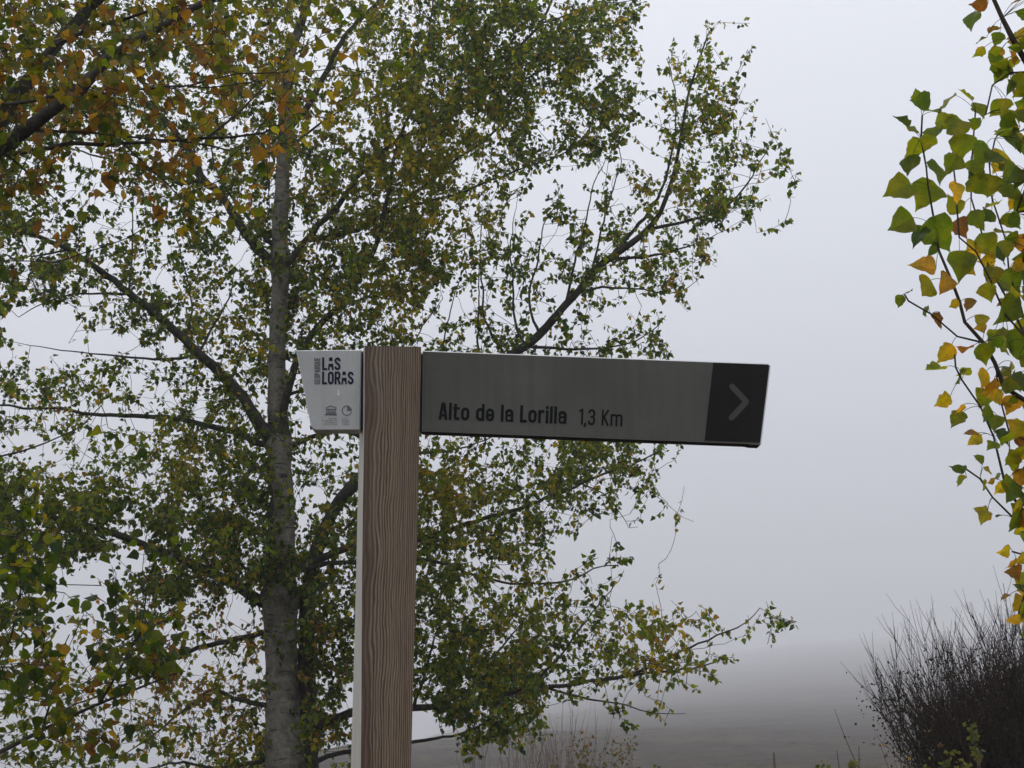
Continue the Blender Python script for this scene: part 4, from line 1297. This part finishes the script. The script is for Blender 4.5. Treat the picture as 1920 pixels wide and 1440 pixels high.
leafy_plant(1730, 1390, 10.6, 11, 0, 420, .034, GY + GD, 'low mottled yellow and green weed at the foot of the dark shrub', spread=.28, tmin=.6)
leafy_plant(1622, 1404, 11.2, 8, 0, 700, .036, GY, 'small yellow green weed left of the dark shrub at the bottom of the picture', spread=.16, tmin=.6)
leafy_plant(1668, 1362, 11.4, 30, 0, 500, .035, [(.12, .08, .04), (.10, .06, .04), (.15, .11, .05)], 'thin brownish dry undergrowth on the left flank of the dark shrub', name='dry_weed', spread=.35, mat=M_SHRUB)

leafy_plant(1105, 1343, 24, 7, 0, 1300, .055, [(.04, .055, .018), (.06, .06, .02), (.10, .06, .022), (.09, .045, .022)], 'slim sapling with green and reddish leaves beyond the poplar at the foot of the hill', 'sapling', 'leafy_sapling', .30, tmin=.05, off=.07, r0=.012)
leafy_plant(1040, 1412, 24, 6, 0, 160, .08, GD, 'low brownish green bush left of the slim leafy sapling', 'bush', 'low_bush', .45, off=.06)
leafy_plant(1148, 1398, 25, 5, 0, 90, .07, GD, 'small thin weed right of the slim leafy sapling', 'plant', 'thin_weed', .25, off=.05)
for k, (px, py, nn, sp_) in enumerate(((905, 1345, 26, .5), (965, 1318, 34, .6), (1030, 1312, 34, .55), (1075, 1298, 30, .5))):
    lab = ['pale leafless sapling nearest the signpost, leftmost of the misty bare row', 'pale leafless sapling second from the left in the misty bare row', 'pale leafless sapling third from the left in the misty bare row',
           'tallest pale leafless sapling at the right end of the misty bare row'][k]
    leafy_plant(px, py, 30 + k, nn, 0, 40, .04, [(.2, .13, .09), (.17, .12, .06)], lab, 'sapling', 'bare_sapling', sp_, group='bare saplings in the mist', r0=.012, tmin=.4, off=.05)

# dead flower stalk
YK = 7.0
bx = P(1453, 1440, YK)[0]; zt = P(1452, 1411, YK)[2]; zb = float(terrain(bx, YK))
k_ = empty('dead_flower_stalk', (bx, YK, zb)); tag(k_, 'single dead upright flower stalk at the bottom edge left of the dark shrub', 'plant')
so = Soup(); so.tube([[bx + .01, YK, zb - .03], [bx + .004, YK, zb + .7], [bx, YK, zt - .12]], [.006, .005, .004], 6)
so.build('stem', M_SHRUB, k_)
so = Soup(); n_ = 26
pp = np.array([[bx - .002 * (i / n_), YK, zt - .16 + .16 * i / n_] for i in range(n_ + 1)])
so.tube(pp, [(.0095 if i % 2 else .0065) * (1 - .55 * (i / n_) ** 2) for i in range(n_ + 1)], 7, 0, .15)
so.build('seed_head', M_PALE, k_)

# grass on the bank
so = Soup(); v = []; nb = 26000
gx = rng.uniform(-6, 9, nb); gy = rng.uniform(8.5, 30, nb); keep = (gx > -2.5)
gx, gy = gx[keep], gy[keep]; gz = terrain(gx, gy)
h = rng.uniform(.12, .42, len(gx)) ; d = rng.normal(0, .28, (len(gx), 2)) * h[:, None]
s = np.stack([rng.uniform(.0015, .004, len(gx)), rng.normal(0, .002, len(gx)), np.zeros(len(gx))], -1)
b0 = np.stack([gx, gy, gz - .02], -1); m0 = b0 + np.stack([d[:, 0] * .35, d[:, 1] * .35, h * .6], -1); t0 = b0 + np.stack([d[:, 0], d[:, 1], h], -1)
v = np.stack([b0 - s, b0 + s, m0 + s * .8, m0 - s * .8, t0], 1).reshape(-1, 3)
i0 = np.arange(len(gx))[:, None] * 5
gc = np.array([(.16, .13, .06), (.10, .12, .035), (.20, .16, .09)])[rng.integers(0, 3, len(gx))]
gc = np.repeat(np.concatenate([gc, np.zeros((len(gx), 1))], 1), 5, 0)
so.add(v, i0 + np.array([[0, 1, 2, 3]]), i0 + np.array([[3, 2, 4]]), 0, gc)
go = so.build('grass', M_LEAF); tag(go, 'rough yellow green grass on the bank', 'grass', kind='stuff')

# ------------------------------------------------------------------ fog
HAZE_DENSITY = 0.0012
hv = [(x, y, z) for z in (-55.0, 305.0) for x, y in ((-2700, -80), (2700, -80), (2700, 3120), (-2700, 3120))]
hf = [(0, 3, 2, 1), (4, 5, 6, 7), (0, 1, 5, 4), (1, 2, 6, 5), (2, 3, 7, 6), (3, 0, 4, 7)]
m, n, l, out = new_mat('fog')
pv = n.new('ShaderNodeVolumePrincipled')
pv.inputs['Color'].default_value = (0.97, 0.975, 1.0, 1)
pv.inputs['Density'].default_value = HAZE_DENSITY
pv.inputs['Anisotropy'].default_value = 0.2
l.new(pv.outputs[0], out.inputs['Volume'])
hz = mesh_obj('haze', hv, hf, m, smooth=False)
tag(hz, kind='stuff')
